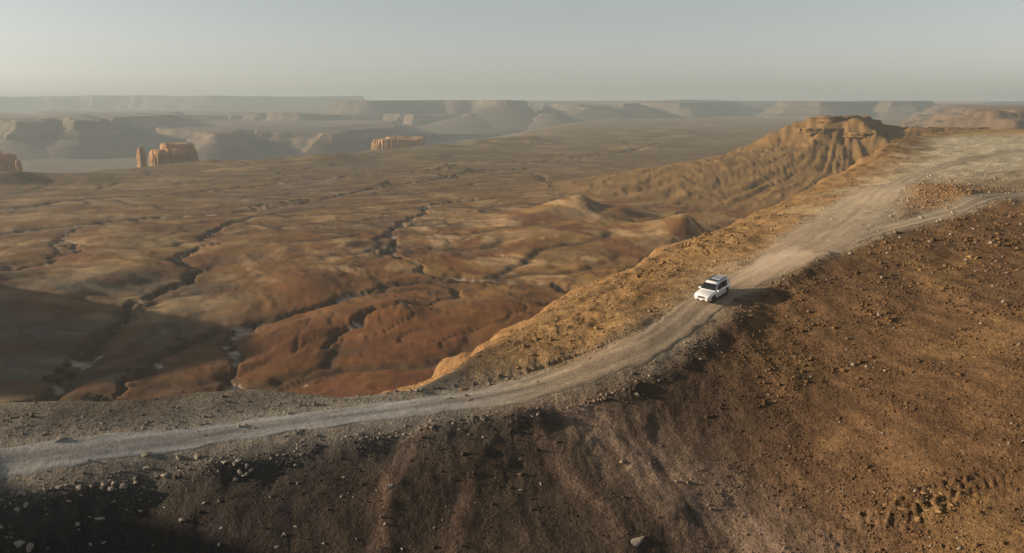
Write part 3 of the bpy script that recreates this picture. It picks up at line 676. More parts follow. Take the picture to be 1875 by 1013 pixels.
def cone(name, px, top, depth, rad, spread, zb, seed):
    zt = away(px, top, depth)[2]; cx = away(px, 300, depth)[0]
    ring = [(cx + math.cos(i * math.pi / 6) * rad, depth + math.sin(i * math.pi / 6) * rad) for i in range(12)]
    o = rock_mass(name, ring, zb, zt, [(0, spread), (.3, spread * .6), (.6, spread * .3), (.8, spread * .14), (.85, .08), (1, 0)], 26, 90, seed, 14, DIM, far_mat, top_noise=3)
    return tag(o, kind='structure')
cone('hill', 925, 187, 4100, 40, 2.4, -30, 621)
cone('hill', 1005, 209, 3900, 50, 2.2, -30, 631)
cone('hill', 1148, 190, 4400, 55, 3.0, -20, 641)
cone('hill', 1085, 196, 4300, 70, 3.0, -20, 651)
cone('hill', 868, 208, 4000, 45, 2.6, -40, 661)
ORANGE = ((.42, .26, .135), (.46, .26, .125))
def butte(label, foot, x0, x1, y_top, y_foot, depth, thick, seed, tiers, group=None):
    """a cliffed butte at the terrace edge, photo x0..x1 wide"""
    a = away(x0, y_foot, depth); b = away(x1, y_foot, depth); zb = min(a[2], b[2]) - 14; zt = away(x0, y_top, depth)[2]
    root = empty('rock_butte', ((a[0] + b[0]) / 2, depth + thick / 2, zb)); c = root.location
    n = 14
    def ring(sx, sy, dx=0, dy=0, dep=1.0):
        w, t = (b[0] - a[0]) / 2 * sx, thick / 2 * sy
        rr = np.random.default_rng(seed)
        out = []
        for i in range(n):
            an = 2 * math.pi * i / n; k = 1 + 0.14 * (rr.random() - 0.5)
            out.append((math.copysign(abs(math.cos(an)) ** 0.55, math.cos(an)) * w * k + dx * w, math.copysign(abs(math.sin(an)) ** 0.55, math.sin(an)) * t * k + dy * t))
        return out
    rock_mass('cliff', ring(1, 1), 0, zt - zb, CLIFF, 4.5, 9.0, seed, 1.6, ORANGE, rock_mat, root, top_noise=5.0)
    for (sx, sy, dx, dy, h) in tiers:
        rock_mass('upper_tier', ring(sx, sy, dx, dy), zt - zb - 1.5, zt - zb + h, CLIFF, 1.5, 8.0, seed + 3, 2.0, ORANGE, rock_mat, root, top_noise=2.5)
    return tag(root, label, 'butte')
butte('orange fluted cliff butte standing at the terrace edge left of centre', None, 270, 338, 276, 302, 1225, 60, 701, [(0.75, 0.7, 0.25, 0.2, 9.0)])
butte('low orange butte with two lit cliff faces in the far valley', None, 680, 772, 257, 273, 1690, 110, 721, [(0.4, 0.5, -0.3, 0.2, 4.0)])
butte('dark brown butte cut off by the left edge of the picture', None, -110, 2, 287, 318, 1150, 60, 741, [(0.7, 0.6, -0.2, 0.1, 6.0)])
def ledge(label, px, py, wide, thick, high, seed, cols):
    """a shelf of harder rock let into the hill face where the photograph shows it"""
    p = spot(px, py, 500.0); rr_ = np.random.default_rng(seed); w = wide / 2
    ring = [(math.cos(i * 0.3142) * w * (0.8 + 0.35 * rr_.random()), math.sin(i * 0.3142) * thick / 2 * (0.75 + 0.4 * rr_.random())) for i in range(20)]
    o = rock_mass('rock_ledge', ring, -3, high, [(0, .3), (.3, .1), (.5, .0), (.6, .12), (.85, .10), (1, -.1)], 1.6, 6, seed, 1.2, cols, rock_mat, top_noise=0.5)
    o.location = (p[0], p[1] + thick * 0.36, p[2]); return tag(o, label, 'rock ledge')
LC = ((.17, .10, .045), (.19, .115, .05)); LG = ((.23, .14, .056), (.25, .155, .06))
ledge('dark caprock on top of the golden hill, upper right', 1540, 218, 44, 30, 2.6, 951, LC)
ledge('pale rock shelf across the face of the golden hill, under the caprock', 1510, 238, 52, 16, 1.6, 953, LG)
ledge('small rock shelf low on the right shoulder of the golden hill', 1590, 246, 40, 16, 1.6, 954, LG)
def pillar(label, px, y_top, y_foot, depth, rad, seed):
    p = away(px, y_foot, depth); zt = away(px, y_top, depth)[2]
    ring = [(math.cos(i * math.pi / 5) * rad, math.sin(i * math.pi / 5) * rad) for i in range(10)]
    o = rock_mass('rock_pillar', ring, 0, zt - p[2] + 12, [(0, .12), (.15, .05), (.4, .0), (.6, .02), (.8, -.01), (.93, -.03), (1, -.07)], 1.6, 5.0, seed, 1.0, ORANGE, rock_mat)
    o.location = (p[0], p[1], p[2] - 12); return tag(o, label, 'rock pillar')
pillar('narrow rock pillar standing just left of the fluted orange butte', 261, 269, 302, 1215, 5.5, 761)
pillar('thin dark rock finger beside the butte at the left edge', 35, 292, 317, 1150, 3.6, 771)

# ------------------------------------------------------------------ stones
def rock_mesh(seed, flat=0.65):
    bm = bmesh.new(); bmesh.ops.create_icosphere(bm, subdivisions=2, radius=0.5)
    rr = np.random.default_rng(seed); cuts = [(Vector(rr.normal(size=3)).normalized(), 0.16 + 0.20 * rr.random()) for _ in range(12)]
    st = Vector((0.8 + 0.5 * rr.random(), 0.7 + 0.4 * rr.random(), flat * (0.8 + 0.4 * rr.random())))
    for v in bm.verts:
        for nrm, d in cuts:
            e = v.co.dot(nrm) - d
            if e > 0: v.co -= nrm * e
        v.co = Vector((v.co.x * st.x, v.co.y * st.y, v.co.z * st.z)) * 1.5 * (1 + 0.05 * rr.normal())
    me = bpy.data.meshes.new('rock'); bm.to_mesh(me); bm.free(); return me
pale_rock = plain('pale_limestone', (.24, .21, .17), 0.95, spec=0.1, vary=0.35, scale=4)
brown_rock = plain('brown_limestone', (.22, .135, .065), 0.95, spec=0.1, vary=0.35, scale=4)
RM = {m: [rock_mesh(800 + i) for i in range(7)] for m in ('pale', 'brown')}
for m in RM['pale']: m.materials.append(pale_rock)
for m in RM['brown']: m.materials.append(brown_rock)
def rock(x, y, size, label, group=None, kind='pale', stretch=(1, 1, 1), variant=None, rot=None, z=None):
    me = RM[kind][random.randrange(7) if variant is None else variant]
    o = bpy.data.objects.new('rock', me); C.objects.link(o)
    zz = float(grid(x, y, 'z')[0]) if z is None else z
    o.location = (x, y, zz + 0.06 * size * stretch[2]); o.scale = (size * stretch[0], size * stretch[1], size * stretch[2])
    o.rotation_euler = (random.uniform(-.25, .25), random.uniform(-.25, .25), random.uniform(0, 6.3) if rot is None else rot)
    return tag(o, label, 'rock', group)
def px_rock(px, py, wpx, label, kind='pale', stretch=(1, 1, 1), variant=None, rot=None, group=None):
    p = spot(px, py); size = 0.9 * wpx / FOCAL * float(np.linalg.norm(p - np.array([0, 0, EYE])))
    return rock(p[0], p[1], size, label, group, kind, stretch, variant, rot)
px_rock(108, 806, 19, 'pale squarish block lying alone on the far side of the track at left', stretch=(1, .9, .95), rot=0.1)
px_rock(271, 832, 18, 'long pale slab tilted at the near track edge, left', stretch=(1.2, .5, .6), rot=0.7)
px_rock(326, 838, 14, 'upright pale boulder at the near track edge beside the tilted slab', stretch=(.9, .8, 1.2))
px_rock(362, 838, 14, 'broad upright pale boulder, rightmost of the big ones at the near track edge', stretch=(.9, .8, 1.2))
px_rock(268, 858, 16, 'flat pale slab just below the tilted slab on the dark slope', stretch=(1.3, .7, .5))
px_rock(200, 897, 13, 'pale rounded boulder alone on the dark slope left of the stone pair')
px_rock(228, 892, 14, 'larger of two pale boulders side by side on the dark slope')
px_rock(107, 893, 13, 'pale flat rock below the heaped stones at far left', stretch=(1.3, .8, .6))
px_rock(48, 924, 13, 'pale weathered boulder low on the dark slope at far left')
px_rock(183, 949, 12, 'pale flattish rock below the middle of the dark slope at left', stretch=(1.3, .8, .6))
px_rock(333, 952, 13, 'pale flat rock half sunk in the dark slope, lower left', stretch=(1.3, .8, .7))
px_rock(37, 995, 16, 'pale lumpy boulder at the bottom left corner')
px_rock(55, 1006, 16, 'pale boulder cut by the bottom edge at far left')
px_rock(713, 893, 12, 'small cream rock beside the faint tyre track on the dark slope')
px_rock(1165, 992, 30, 'large flat grey-brown boulder near the bottom edge, right of centre', 'pale', (1.2, .8, .5), rot=0.3)
px_rock(1815, 446, 12, 'cream rock alone on the sunlit slope below the right fork')
px_rock(1165, 722, 12, 'cream rock on the stony bank below the track bend')
for (px, py) in ((432, 850), (440, 866), (446, 872), (428, 880), (452, 856), (437, 844), (455, 870), (460, 862)):
    px_rock(px + random.uniform(-3, 3), py, random.uniform(8, 13), 'pale rock in the small cluster on the dark slope under the track', group='cluster of pale rocks on the dark slope')
def at_line(s, off):
    P = np.array(road_main); seg = np.hypot(*(P[1:, :2] - P[:-1, :2]).T); arc = np.concatenate([[0], np.cumsum(seg)])
    x = np.interp(s, arc, P[:, 0]); y = np.interp(s, arc, P[:, 1]); x2 = np.interp(s + .5, arc, P[:, 0]); y2 = np.interp(s + .5, arc, P[:, 1])
    L = math.hypot(x2 - x, y2 - y); return x - (y2 - y) / L * off, y + (x2 - x) / L * off
_arc0 = float(poly_dist(np.array([on(0, 834, 74.3)[0]]), np.array([on(0, 834, 74.3)[1]]), road_main)[2][0])
for i in range(90):
    t = random.random() ** 1.5 * 34
    x, y = at_line(_arc0 - 2 + t, -(2.9 + abs(random.gauss(0, 1.0)) * (1.0 if t < 16 else 0.6)))
    rock(x, y, random.uniform(0.16, 0.50) * (1 if t < 18 else 0.75), 'pale stone heaped along the near edge of the shaded track, left', 'stones heaped along the near track edge', stretch=(random.uniform(.8, 1.3), .8, random.uniform(.6, 1)))
for i in range(44):
    p = spot(random.uniform(0, 600), random.gauss(781, 9) )
    rock(p[0], p[1], random.uniform(0.15, 0.42), 'pale stone strewn on the far shoulder of the shaded track', 'stones on the far shoulder of the track', stretch=(random.uniform(.9, 1.3), .8, random.uniform(.5, .9)))
for i in range(44):
    p = spot(random.uniform(0, 1000), random.uniform(860, 1005))
    rock(p[0], p[1], random.uniform(0.12, 0.32), 'small pale stone scattered on the dark shaded slope', 'stones scattered on the dark slope', stretch=(random.uniform(.9, 1.4), .8, random.uniform(.5, .9)))
for i in range(26):
    p = spot(random.gauss(1690, 38), random.gauss(362, 13))
    rock(p[0], p[1], random.uniform(0.3, 0.7), 'brown rock on the stony mound between the two track forks', 'rocks on the mound between the forks', random.choice(['brown', 'brown', 'pale']))
for i in range(30):
    p = spot(random.gauss(1690, 60), random.gauss(915, 20))
    rock(p[0], p[1], random.uniform(0.3, 0.7), 'slabby tan rock of the broken outcrop low on the sunlit slope', 'rocks of the outcrop on the sunlit slope', 'brown', (1.15, .9, .6))
for i in range(46):
    t = random.random(); px = 800 + t * 800; py = np.interp(px, [800, 860, 930, 1000, 1060, 1150, 1250, 1340, 1420, 1500, 1600], [724, 690, 640, 598, 553, 498, 450, 412, 380, 345, 297]) + 6 + abs(random.gauss(0, 16))
    p = spot(px, py)
    rock(p[0], p[1], random.uniform(0.3, 0.85), 'golden rock lying along the sunlit rim above the valley', 'rocks along the sunlit rim', 'brown', (1.2, .9, random.uniform(.6, 1)))

def build_gravel():
    n0 = 900000
    rr = np.exp(rng.uniform(math.log(37), math.log(230), n0)); th = np.radians(rng.uniform(-40, 38, n0))
    x = rr * np.sin(th); y = rr * np.cos(th)
    z, c, D, road, d1, s1, rim_, mound = grid(x, y, 'z', 'col', 'D', 'road', 'd1', 's1', 'rimrock', 'mound')
    pn = fbm(x / 5, y / 5, 3, 611); pl = fbm(x / 2.2, y / 2.2, 2, 612); sd = d1 * s1
    bank = np.exp(-((sd + 3.6) / 1.1) ** 2) * (x < 30)
    w = 0.025 + 0.23 * sstep(12, 24, x) * (sd < -3)
    w = w + 0.16 * bank + 0.05 * np.exp(-((sd - 3.6) / 2.0) ** 2) + 0.085 * rim_ * sstep(-6, 6, x) + 0.17 * mound
    w = w * (0.25 + 1.5 * sstep(-0.3, 0.6, pn + 0.5 * pl)) * (1 - 0.95 * road) * (D > -8) * (1 - 0.85 * sstep(115, 150, y - 0.2 * x))
    k = rng.random(n0) < w
    G = np.column_stack([x, y, z, c, rim_, bank * (x < 12)])[k]
    print('gravel', len(G))
    if len(G) > 110000: G = G[rng.permutation(len(G))[:110000]]
    n = len(G)
    base = np.array([[1, 0, 0], [-1, 0, 0], [0, 1, 0], [0, -1, 0], [0, 0, 1], [0, 0, -1]], float)
    tri = np.array([[0, 2, 4], [2, 1, 4], [1, 3, 4], [3, 0, 4], [2, 0, 5], [1, 2, 5], [3, 1, 5], [0, 3, 5]])
    size = np.clip(rng.lognormal(math.log(0.046), 0.6, n), 0.02, 0.26) * (1 + 0.35 * G[:, 7]) * np.clip(np.hypot(G[:, 0], G[:, 1]) / 75, 0.85, 1.6)
    V = base[None] * (0.65 + 0.7 * rng.random((n, 6, 1))) + 0.25 * rng.normal(size=(n, 6, 3))
    V[:, :, 2] *= 0.75
    a = rng.random(n) * 6.283; ca, sa = np.cos(a)[:, None], np.sin(a)[:, None]
    X = V[:, :, 0] * ca - V[:, :, 1] * sa; Y = V[:, :, 0] * sa + V[:, :, 1] * ca
    co = np.stack([X, Y, V[:, :, 2]], -1) * size[:, None, None] + G[:, None, :3]; co[:, :, 2] += 0.25 * size[:, None]
    tris = (tri[None] + (np.arange(n) * 6)[:, None, None]).reshape(-1, 3)
    col = G[:, 3:6] * (0.8 + 0.55 * rng.random((n, 1)) ** 2)
    pal = (rng.random(n) < 0.04 + 0.45 * G[:, 7]); col[pal] = np.array([.25, .21, .165]) * (0.75 + 0.4 * rng.random((pal.sum(), 1)))
    me = numpy_mesh('gravel', co.reshape(-1, 3), None, tris); colour_attr(me, np.clip(np.repeat(col, 6, 0), 0.02, 0.6))
    me.materials.append(ground_material('gravel_stone', bump=0.01, scales=(3, 12), contrast=0.15))
    o = bpy.data.objects.new('gravel', me); C.objects.link(o); tag(o, kind='stuff')
build_gravel()

# ------------------------------------------------------------------ trees and shrubs of the washes
leaf_mat = plain('acacia_leaf', (.055, .062, .028), 0.9, spec=0.1, vary=0.4, scale=1.5)
shrub_mat = plain('shrub_leaf', (.085, .075, .04), 0.9, spec=0.1, vary=0.4, scale=3)
bark_mat = plain('bark', (.10, .07, .045), 0.95, spec=0.1, vary=0.3)
def tube(V, F, a, b, ra, rb, n=6):
    a, b = Vector(a), Vector(b); d = (b - a).normalized(); u = d.orthogonal().normalized(); w = d.cross(u); k = len(V)
    for p, r_ in ((a, ra), (b, rb)):
        for i in range(n): V.append(p + u * math.cos(6.2832 * i / n) * r_ + w * math.sin(6.2832 * i / n) * r_)
    for i in range(n): F.append((k + i, k + (i + 1) % n, k + n + (i + 1) % n, k + n + i))
def leafy(centres, count, leaf, rr):
    V, F = [], []
    for _ in range(count):
        c, (rx, rz) = centres[rr.integers(len(centres))]
        d = rr.normal(size=3); d = d / np.linalg.norm(d) * rr.random() ** 0.4
        p = np.array(c) + d * np.array([rx, rx, rz]); u = rr.normal(size=3); u /= np.linalg.norm(u); w = np.cross(u, rr.normal(size=3)); w /= np.linalg.norm(w)
        k = len(V); s = leaf * (0.6 + 0.8 * rr.random())
        V += [p - u * s, p + w * s * 0.6, p + u * s, p - w * s * 0.6]; F.append((k, k + 1, k + 2, k + 3))
    return V, F
def acacia(seed):
    rr = np.random.default_rng(seed); root = empty('acacia_tree')
    V, F = [], []; top = Vector((rr.normal() * .2, rr.normal() * .2, 1.5)); tube(V, F, (0, 0, -.3), top, .2, .13); cs = []
    for i in range(5):
        a = i * 1.257 + rr.random(); e = Vector((math.cos(a) * (1.3 + rr.random()), math.sin(a) * (1.3 + rr.random()), 2.7 + .8 * rr.random()))
        tube(V, F, top, e, .1, .04, 5); cs.append((e + Vector((0, 0, .25)), (1.15 + .4 * rr.random(), .55)))
    cs.append((Vector((0, 0, 3.6)), (1.4, .6)))
    mesh_obj('trunk', V, F, bark_mat, root)
    V, F = leafy(cs, 260, .26, rr); mesh_obj('crown', V, F, leaf_mat, root); return root
def shrub(seed):
    rr = np.random.default_rng(seed); root = empty('desert_shrub'); V, F = [], []; cs = []
    for i in range(4):
        a = i * 1.57 + rr.random(); e = (math.cos(a) * .6, math.sin(a) * .6, .7 + .4 * rr.random()); tube(V, F, (0, 0, -.15), e, .05, .02, 5); cs.append((e, (.55, .45)))
    mesh_obj('stem', V, F, bark_mat, root)
    V, F = leafy(cs, 130, .16, rr); mesh_obj('foliage', V, F, shrub_mat, root); return root
PROTO = {'acacia': [acacia(901), acacia(902), acacia(903)], 'shrub': [shrub(911), shrub(912), shrub(913)]}
used = set()
def plant(kind, px, py, size, label, group):
    i = random.randrange(3); src = PROTO[kind][i]
    if (kind, i) in used: o = copy_tree(src)
    else: o = src; used.add((kind, i))
    p = spot(px, py, 120.0); o.location = p; o.rotation_euler = (0, 0, random.uniform(0, 6.3)); s = size * random.uniform(.8, 1.2); o.scale = (s, s, s * random.uniform(.85, 1.15))
    tag(o, label, 'acacia' if kind == 'acacia' else 'shrub', group)
def clump(kind, spots, size, label, group, spread=(0, 0), each=1):
    for (px, py) in spots:
        for _ in range(each): plant(kind, px + random.gauss(0, spread[0]), py + random.gauss(0, spread[1]), size, label, group)
clump('acacia', [(818, 308), (826, 307), (812, 311), (832, 310), (806, 313), (822, 312), (800, 316)], 1.15, 'dark acacia in the dense clump by the pale sand, mid-valley', 'acacia clump by the pale sand', (3, 1.2), 2)
clump('acacia', [(852, 317), (858, 316), (864, 318)], 1.1, 'dark acacia in the row just right of the dense clump', 'acacias right of the dense clump', (2, .6), 2)
clump('acacia', [(806, 326), (815, 327), (826, 327), (833, 328)], 1.0, 'dark acacia in the line just below the dense clump', 'acacias below the dense clump', (2, .6), 2)
clump('acacia', [(704, 341), (710, 340), (698, 343), (713, 344)], 1.05, 'dark acacia in the small clump on the bend of the long wash', 'acacias on the wash bend', (2, 1), 2)
clump('acacia', [(462, 385), (476, 383), (486, 381), (522, 377), (535, 375), (548, 372), (556, 371)], 0.85, 'dark acacia in the line along the long wash, left of centre', 'acacias along the long wash', (4, 1), 2)
plant('acacia', 671, 352, .9, 'single acacia between the wash-bend clump and the left line of trees', None)
plant('acacia', 886, 318, 1.0, 'single acacia right of the row near the dense clump', None)
plant('acacia', 940, 316, 1.1, 'left one of two lone acacias on the wash near centre', None)
plant('acacia', 961, 315, 1.1, 'right one of two lone acacias on the wash near centre', None)
plant('acacia', 883, 297, 1.0, 'lone acacia on the plain above the dense clump', None)
plant('acacia', 1047, 292, 1.3, 'lone acacia on the far thin wash right of centre', None)
plant('acacia', 787, 336, 1.0, 'lone acacia lowest of the mid-valley group', None)
plant('acacia', 866, 333, .7, 'small lone acacia on the open sand under the dense clump', None)
clump('acacia', [(1195, 268), (1205, 266), (1215, 270), (1150, 266)], 1.3, 'far dark acacia on the pinkish plain right of centre', 'acacias on the far pinkish plain', (5, 1.5), 2)
clump('shrub', [(100, 688), (112, 682), (122, 676), (128, 690), (85, 700), (108, 698)], 1.2, 'dark shrub in the thicket of the left wash above the track', 'shrubs in the left wash', (5, 4), 3)
clump('shrub', [(166, 738), (172, 745), (178, 734), (160, 730)], 1.3, 'dark shrub where the middle wash meets the rim at lower left', 'shrubs at the foot of the middle wash', (4, 4), 3)
clump('shrub', [(225, 700), (250, 683), (280, 665), (310, 645), (340, 624), (365, 617)], 0.8, 'small dark shrub along the middle wash', 'shrubs along the middle wash', (7, 3), 3)
clump('shrub', [(345, 512), (358, 502), (366, 495), (340, 518), (325, 483)], 1.0, 'brown shrub along the bend of the left wash, upper part', 'shrubs at the left wash bend', (5, 3), 3)
clump('shrub', [(252, 558), (262, 570), (240, 560), (270, 562)], 0.9, 'brown shrub around the pale patch of the left wash', 'shrubs by the pale wash patch', (6, 3), 2)
clump('shrub', [(100, 470), (112, 450), (118, 437), (148, 460), (95, 478)], 1.2, 'brown shrub along the side wash at far left', 'shrubs along the far left side wash', (5, 4), 3)
clump('shrub', [(450, 597), (425, 640), (470, 590)], 0.9, 'dark shrub where the red slope meets the middle wash', 'shrubs under the red slope', (8, 4), 3)
clump('shrub', [(985, 323), (998, 330), (1008, 338)], 1.6, 'grey-brown shrub on the hooked bend right of the lone acacias', 'shrubs on the hooked wash bend', (5, 3), 3)

# ------------------------------------------------------------------ white four-wheel drive
def build_car():
    paint = plain('white_paint', (.74, .75, .76), 0.28, spec=0.5, coat=0.6, vary=0.05, scale=2)
    pn_, pl_ = paint.node_tree.nodes, paint.node_tree.links; pb = pn_['Principled BSDF']; src = pb.inputs['Base Color'].links[0].from_socket
    tc = pn_.new('ShaderNodeTexCoord'); sx_ = pn_.new('ShaderNodeSeparateXYZ'); pl_.new(tc.outputs['Object'], sx_.inputs[0])
    dm_ = pn_.new('ShaderNodeMapRange'); dm_.inputs[1].default_value = 0.95; dm_.inputs[2].default_value = 0.35; dm_.inputs[3].default_value = 0.08; dm_.inputs[4].default_value = 0.75; pl_.new(sx_.outputs['Z'], dm_.inputs[0])
    mxx = pn_.new('ShaderNodeMix'); mxx.data_type = 'RGBA'; pl_.new(dm_.outputs[0], mxx.inputs[0]); pl_.new(src, mxx.inputs[6]); mxx.inputs[7].default_value = (.36, .29, .21, 1); pl_.new(mxx.outputs[2], pb.inputs['Base Color'])
    glass = plain('dark_glass', (.012, .014, .016), 0.06, spec=0.6); black = plain('black_trim', (.02, .02, .02), 0.55)
    rubber = plain('tyre_rubber', (.03, .028, .026), 0.9, vary=0.3, scale=6); alloy = plain('alloy', (.38, .37, .36), 0.35, metal=0.8)
    lampm = plain('lamp_glass', (.62, .64, .66), 0.12, spec=0.7); platem = plain('plate_white', (.75, .75, .73), 0.5); under = plain('underbody', (.02, .019, .018), 0.9)
    chrome = plain('chrome', (.55, .55, .56), 0.2, metal=0.9); amber = plain('indicator_lens', (.58, .50, .42), 0.2); tail = plain('tail_lens', (.35, .02, .02), 0.3)
    root = empty('suv')
    XT = [-2.42, -2.38, -2.20, -2.02, -1.2, -0.4, 0.22, 0.42, 1.02, 1.15, 1.7, 2.15, 2.34, 2.42]
    ZT = [1.00, 1.12, 1.72, 1.82, 1.87, 1.87, 1.83, 1.74, 1.15, 1.11, 1.08, 1.02, 0.95, 0.84]
    top = lambda x: float(np.interp(x, XT, ZT))
    half = lambda x: float(np.interp(x, [-2.42, -2.3, -1.9, 1.6, 2.15, 2.34, 2.42], [.80, .88, .93, .93, .90, .80, .70]))
    WX, WR = (1.42, -1.38), 0.40
    def bottom(x):
        z = float(np.interp(x, [-2.42, -2.2, -2.0, 2.0, 2.2, 2.42], [.48, .42, .36, .36, .40, .44]))
        for w in WX:
            d = abs(x - w)
            if d < 0.50: z = max(z, 0.40 + math.sqrt(0.25 - d * d) * 0.98)
        return z
    def section(x):
        w, zt, zb = half(x), top(x), bottom(x); belt = min(1.06, zt - 0.05); h = zt - belt; k = min(1, h / 0.7)
        mid = max(zb + .03, .72)
        return [(0, zb), (w - .10, zb), (w, zb + .015), (w + .012, mid), (w - .015, max(mid + .01, belt - .05)), (w - .05, belt),
                (w - .06 - .19 * k, zt - .03 - .05 * k), (w - .13 - .22 * k, zt - .008), (0, zt + .025)]
    xs = sorted(set([round(v, 3) for v in XT] + [round(w + d, 3) for w in WX for d in (-.51, -.5, -.48, -.43, -.35, -.24, -.12, 0, .12, .24, .35, .43, .48, .5, .51)] + [-.7, -.35, 0, .6, .8]))
    V, F = [], []; secs = [section(x) for x in xs]; m = len(secs[0])
    for x, s in zip(xs, secs):
        V += [(x, yy, zz) for yy, zz in s] + [(x, -yy, zz) for yy, zz in s[1:-1]][::-1]
    n = 2 * m - 2
    for i in range(len(xs) - 1):
        for j in range(n): F.append((i * n + j, i * n + (j + 1) % n, (i + 1) * n + (j + 1) % n, (i + 1) * n + j))
    F.append(tuple(range(n))[::-1]); F.append(tuple((len(xs) - 1) * n + j for j in range(n)))
    body = mesh_obj('body', V, F, paint, root, True)
    bm = bmesh.new(); bm.from_mesh(body.data); bmesh.ops.recalc_face_normals(bm, faces=bm.faces); bm.to_mesh(body.data); bm.free()
    body.data.set_sharp_from_angle(angle=R(32))
    def box(name, x0, x1, y0, y1, z0, z1, mat, parent=root, bev=0.015):
        bm = bmesh.new(); bmesh.ops.create_cube(bm, size=1)
        for v in bm.verts: v.co = ((x0 + x1) / 2 + v.co.x * (x1 - x0), (y0 + y1) / 2 + v.co.y * (y1 - y0), (z0 + z1) / 2 + v.co.z * (z1 - z0))
        if bev: bmesh.ops.bevel(bm, geom=bm.edges[:], offset=min(bev, (x1 - x0) * .4, (y1 - y0) * .4, (z1 - z0) * .4), segments=2, affect='EDGES')
        me = bpy.data.meshes.new(name); bm.to_mesh(me); bm.free(); me.materials.append(mat)
        o = bpy.data.objects.new(name, me); C.objects.link(o); o.parent = parent; return o
    def patch(name, pts, thick, mat, parent=root):
        """a pane through four corners with real thickness"""
        p = [Vector(q) for q in pts]; nrm = (p[1] - p[0]).cross(p[3] - p[0]).normalized()
        c = sum(p, Vector()) / 4
        if nrm.dot(c - Vector((0, 0, 0.9))) < 0: nrm = -nrm
        V = [q - nrm * .02 for q in p] + [q + nrm * thick for q in p]
        return mesh_obj(name, V, [(0, 1, 2, 3), (4, 5, 6, 7), (0, 1, 5, 4), (1, 2, 6, 5), (2, 3, 7, 6), (3, 0, 4, 7)], mat, parent)
    def side(x, t, sg):
        s = section(x); a, b = s[5], s[6]; return (x, sg * (a[0] + (b[0] - a[0]) * t), a[1] + (b[1] - a[1]) * t)
    for sg in (1, -1):
        patch('side_window', [side(.80, .08, sg), side(.80, .50, sg), side(.36, .84, sg), side(-.28, .86, sg)][:0] or [side(.84, .10, sg), side(.34, .86, sg), side(-.30, .88, sg), side(-.30, .06, sg)], .012, glass)
        patch('side_window', [side(-.36, .06, sg), side(-.36, .88, sg), side(-1.22, .88, sg), side(-1.22, .06, sg)], .012, glass)
        patch('side_window', [side(-1.28, .06, sg), side(-1.28, .88, sg), side(-2.04, .84, sg), side(-2.12, .10, sg)], .012, glass)
        box('roof_rail', -1.9, 0.1, sg * .62 - .03, sg * .62 + .03, 1.86, 1.93, black)
        mir = box('door_mirror', .72, .88, min(sg * .93, sg * 1.16), max(sg * .93, sg * 1.16), 1.08, 1.27, paint, bev=.04)
        box('mirror_glass', .70, .722, min(sg * .96, sg * 1.14), max(sg * .96, sg * 1.14), 1.10, 1.25, glass, mir, bev=0)
        for k, (x0, x1) in enumerate(((-.30, .92), (-1.22, -.36))):
            d = patch('door', [(x0, sg * .946, .42), (x1, sg * .946, .42), (x1, sg * .925, .99), (x0, sg * .925, .99)], .006, paint)
            box('handle', x0 + .06, x0 + .26, min(sg * .94, sg * .975), max(sg * .94, sg * .975), .88, .92, chrome, d, bev=.008)
        box('running_board', -.80, .84, min(sg * .80, sg * .98), max(sg * .80, sg * .98), .30, .36, black)
        hl = patch('headlight', [(2.435, sg * .42, .70), (2.30, sg * .83, .72), (2.28, sg * .82, .90), (2.42, sg * .44, .87)], .012, lampm)
        patch('indicator', [(2.31, sg * .82, .73), (2.20, sg * .885, .74), (2.19, sg * .88, .88), (2.30, sg * .815, .89)], .014, amber, hl)
        patch('tail_light', [(-2.425, sg * .60, .78), (-2.405, sg * .80, .78), (-2.40, sg * .79, 1.0), (-2.425, sg * .60, 1.0)], .012, tail)
        box('fog_light', 2.36, 2.43, min(sg * .50, sg * .66), max(sg * .50, sg * .66), .50, .60, lampm)
        tag_ = None
    s1, s2 = section(.99), section(.46)
    patch('windscreen', [(.99, s1[6][0] - .03, top(.99) + .0), (.99, -s1[6][0] + .03, top(.99)), (.46, -s2[6][0] + .01, top(.46)), (.46, s2[6][0] - .01, top(.46))], .035, glass)
    patch('rear_window', [(-2.36, .62, 1.16), (-2.36, -.62, 1.16), (-2.215, -.56, 1.66), (-2.215, .56, 1.66)], .02, glass)
    box('sunroof', -.45, .12, -.44, .44, 1.865, 1.895, glass, bev=.01)
    box('roof_sky_patch', -1.75, -.60, -.52, .52, 1.875, 1.905, plain('roof_sky_grey', (.25, .27, .29), .3), bev=.01)  # added slab, its grey stands in for sky reflected in the rear roof
    g = box('grille', 2.36, 2.445, -.38, .38, .66, .88, black)
    for zz in (.71, .77, .83): box('grille_bar', 2.44, 2.458, -.36, .36, zz - .012, zz + .012, chrome, g, bev=.004)
    b = box('front_bumper', 2.30, 2.48, -.74, .74, .42, .64, paint, bev=.05)
    box('air_intake', 2.42, 2.486, -.48, .48, .44, .585, black, b, bev=.01)
    box('number_plate', 2.485, 2.50, -.17, .17, .47, .57, platem, b, bev=.003)
    box('rear_bumper', -2.47, -2.32, -.80, .80, .44, .66, paint, bev=.05)
    box('chassis', -2.2, 2.2, -.76, .76, .27, .62, under, bev=.03)
    sw = []; RR = .36
    Vw, Fw = [], []
    for k, xx in enumerate((-2.47, -2.66)):
        for i in range(24): Vw.append((xx, math.cos(i * math.pi / 12) * RR, 1.0 + math.sin(i * math.pi / 12) * RR))
    for i in range(24): Fw.append((i, (i + 1) % 24, 24 + (i + 1) % 24, 24 + i))
    Fw += [tuple(range(24)), tuple(range(24, 48))[::-1]]
    mesh_obj('spare_wheel', Vw, Fw, paint, root)
    # wheels: tyre profile turned round the axle, five-spoked rim
    prof = [(.20, -.10), (.28, -.125), (.37, -.12), (.395, -.09), (.40, 0), (.395, .09), (.37, .12), (.28, .125), (.20, .10)]
    N = 28; V, F = [], []
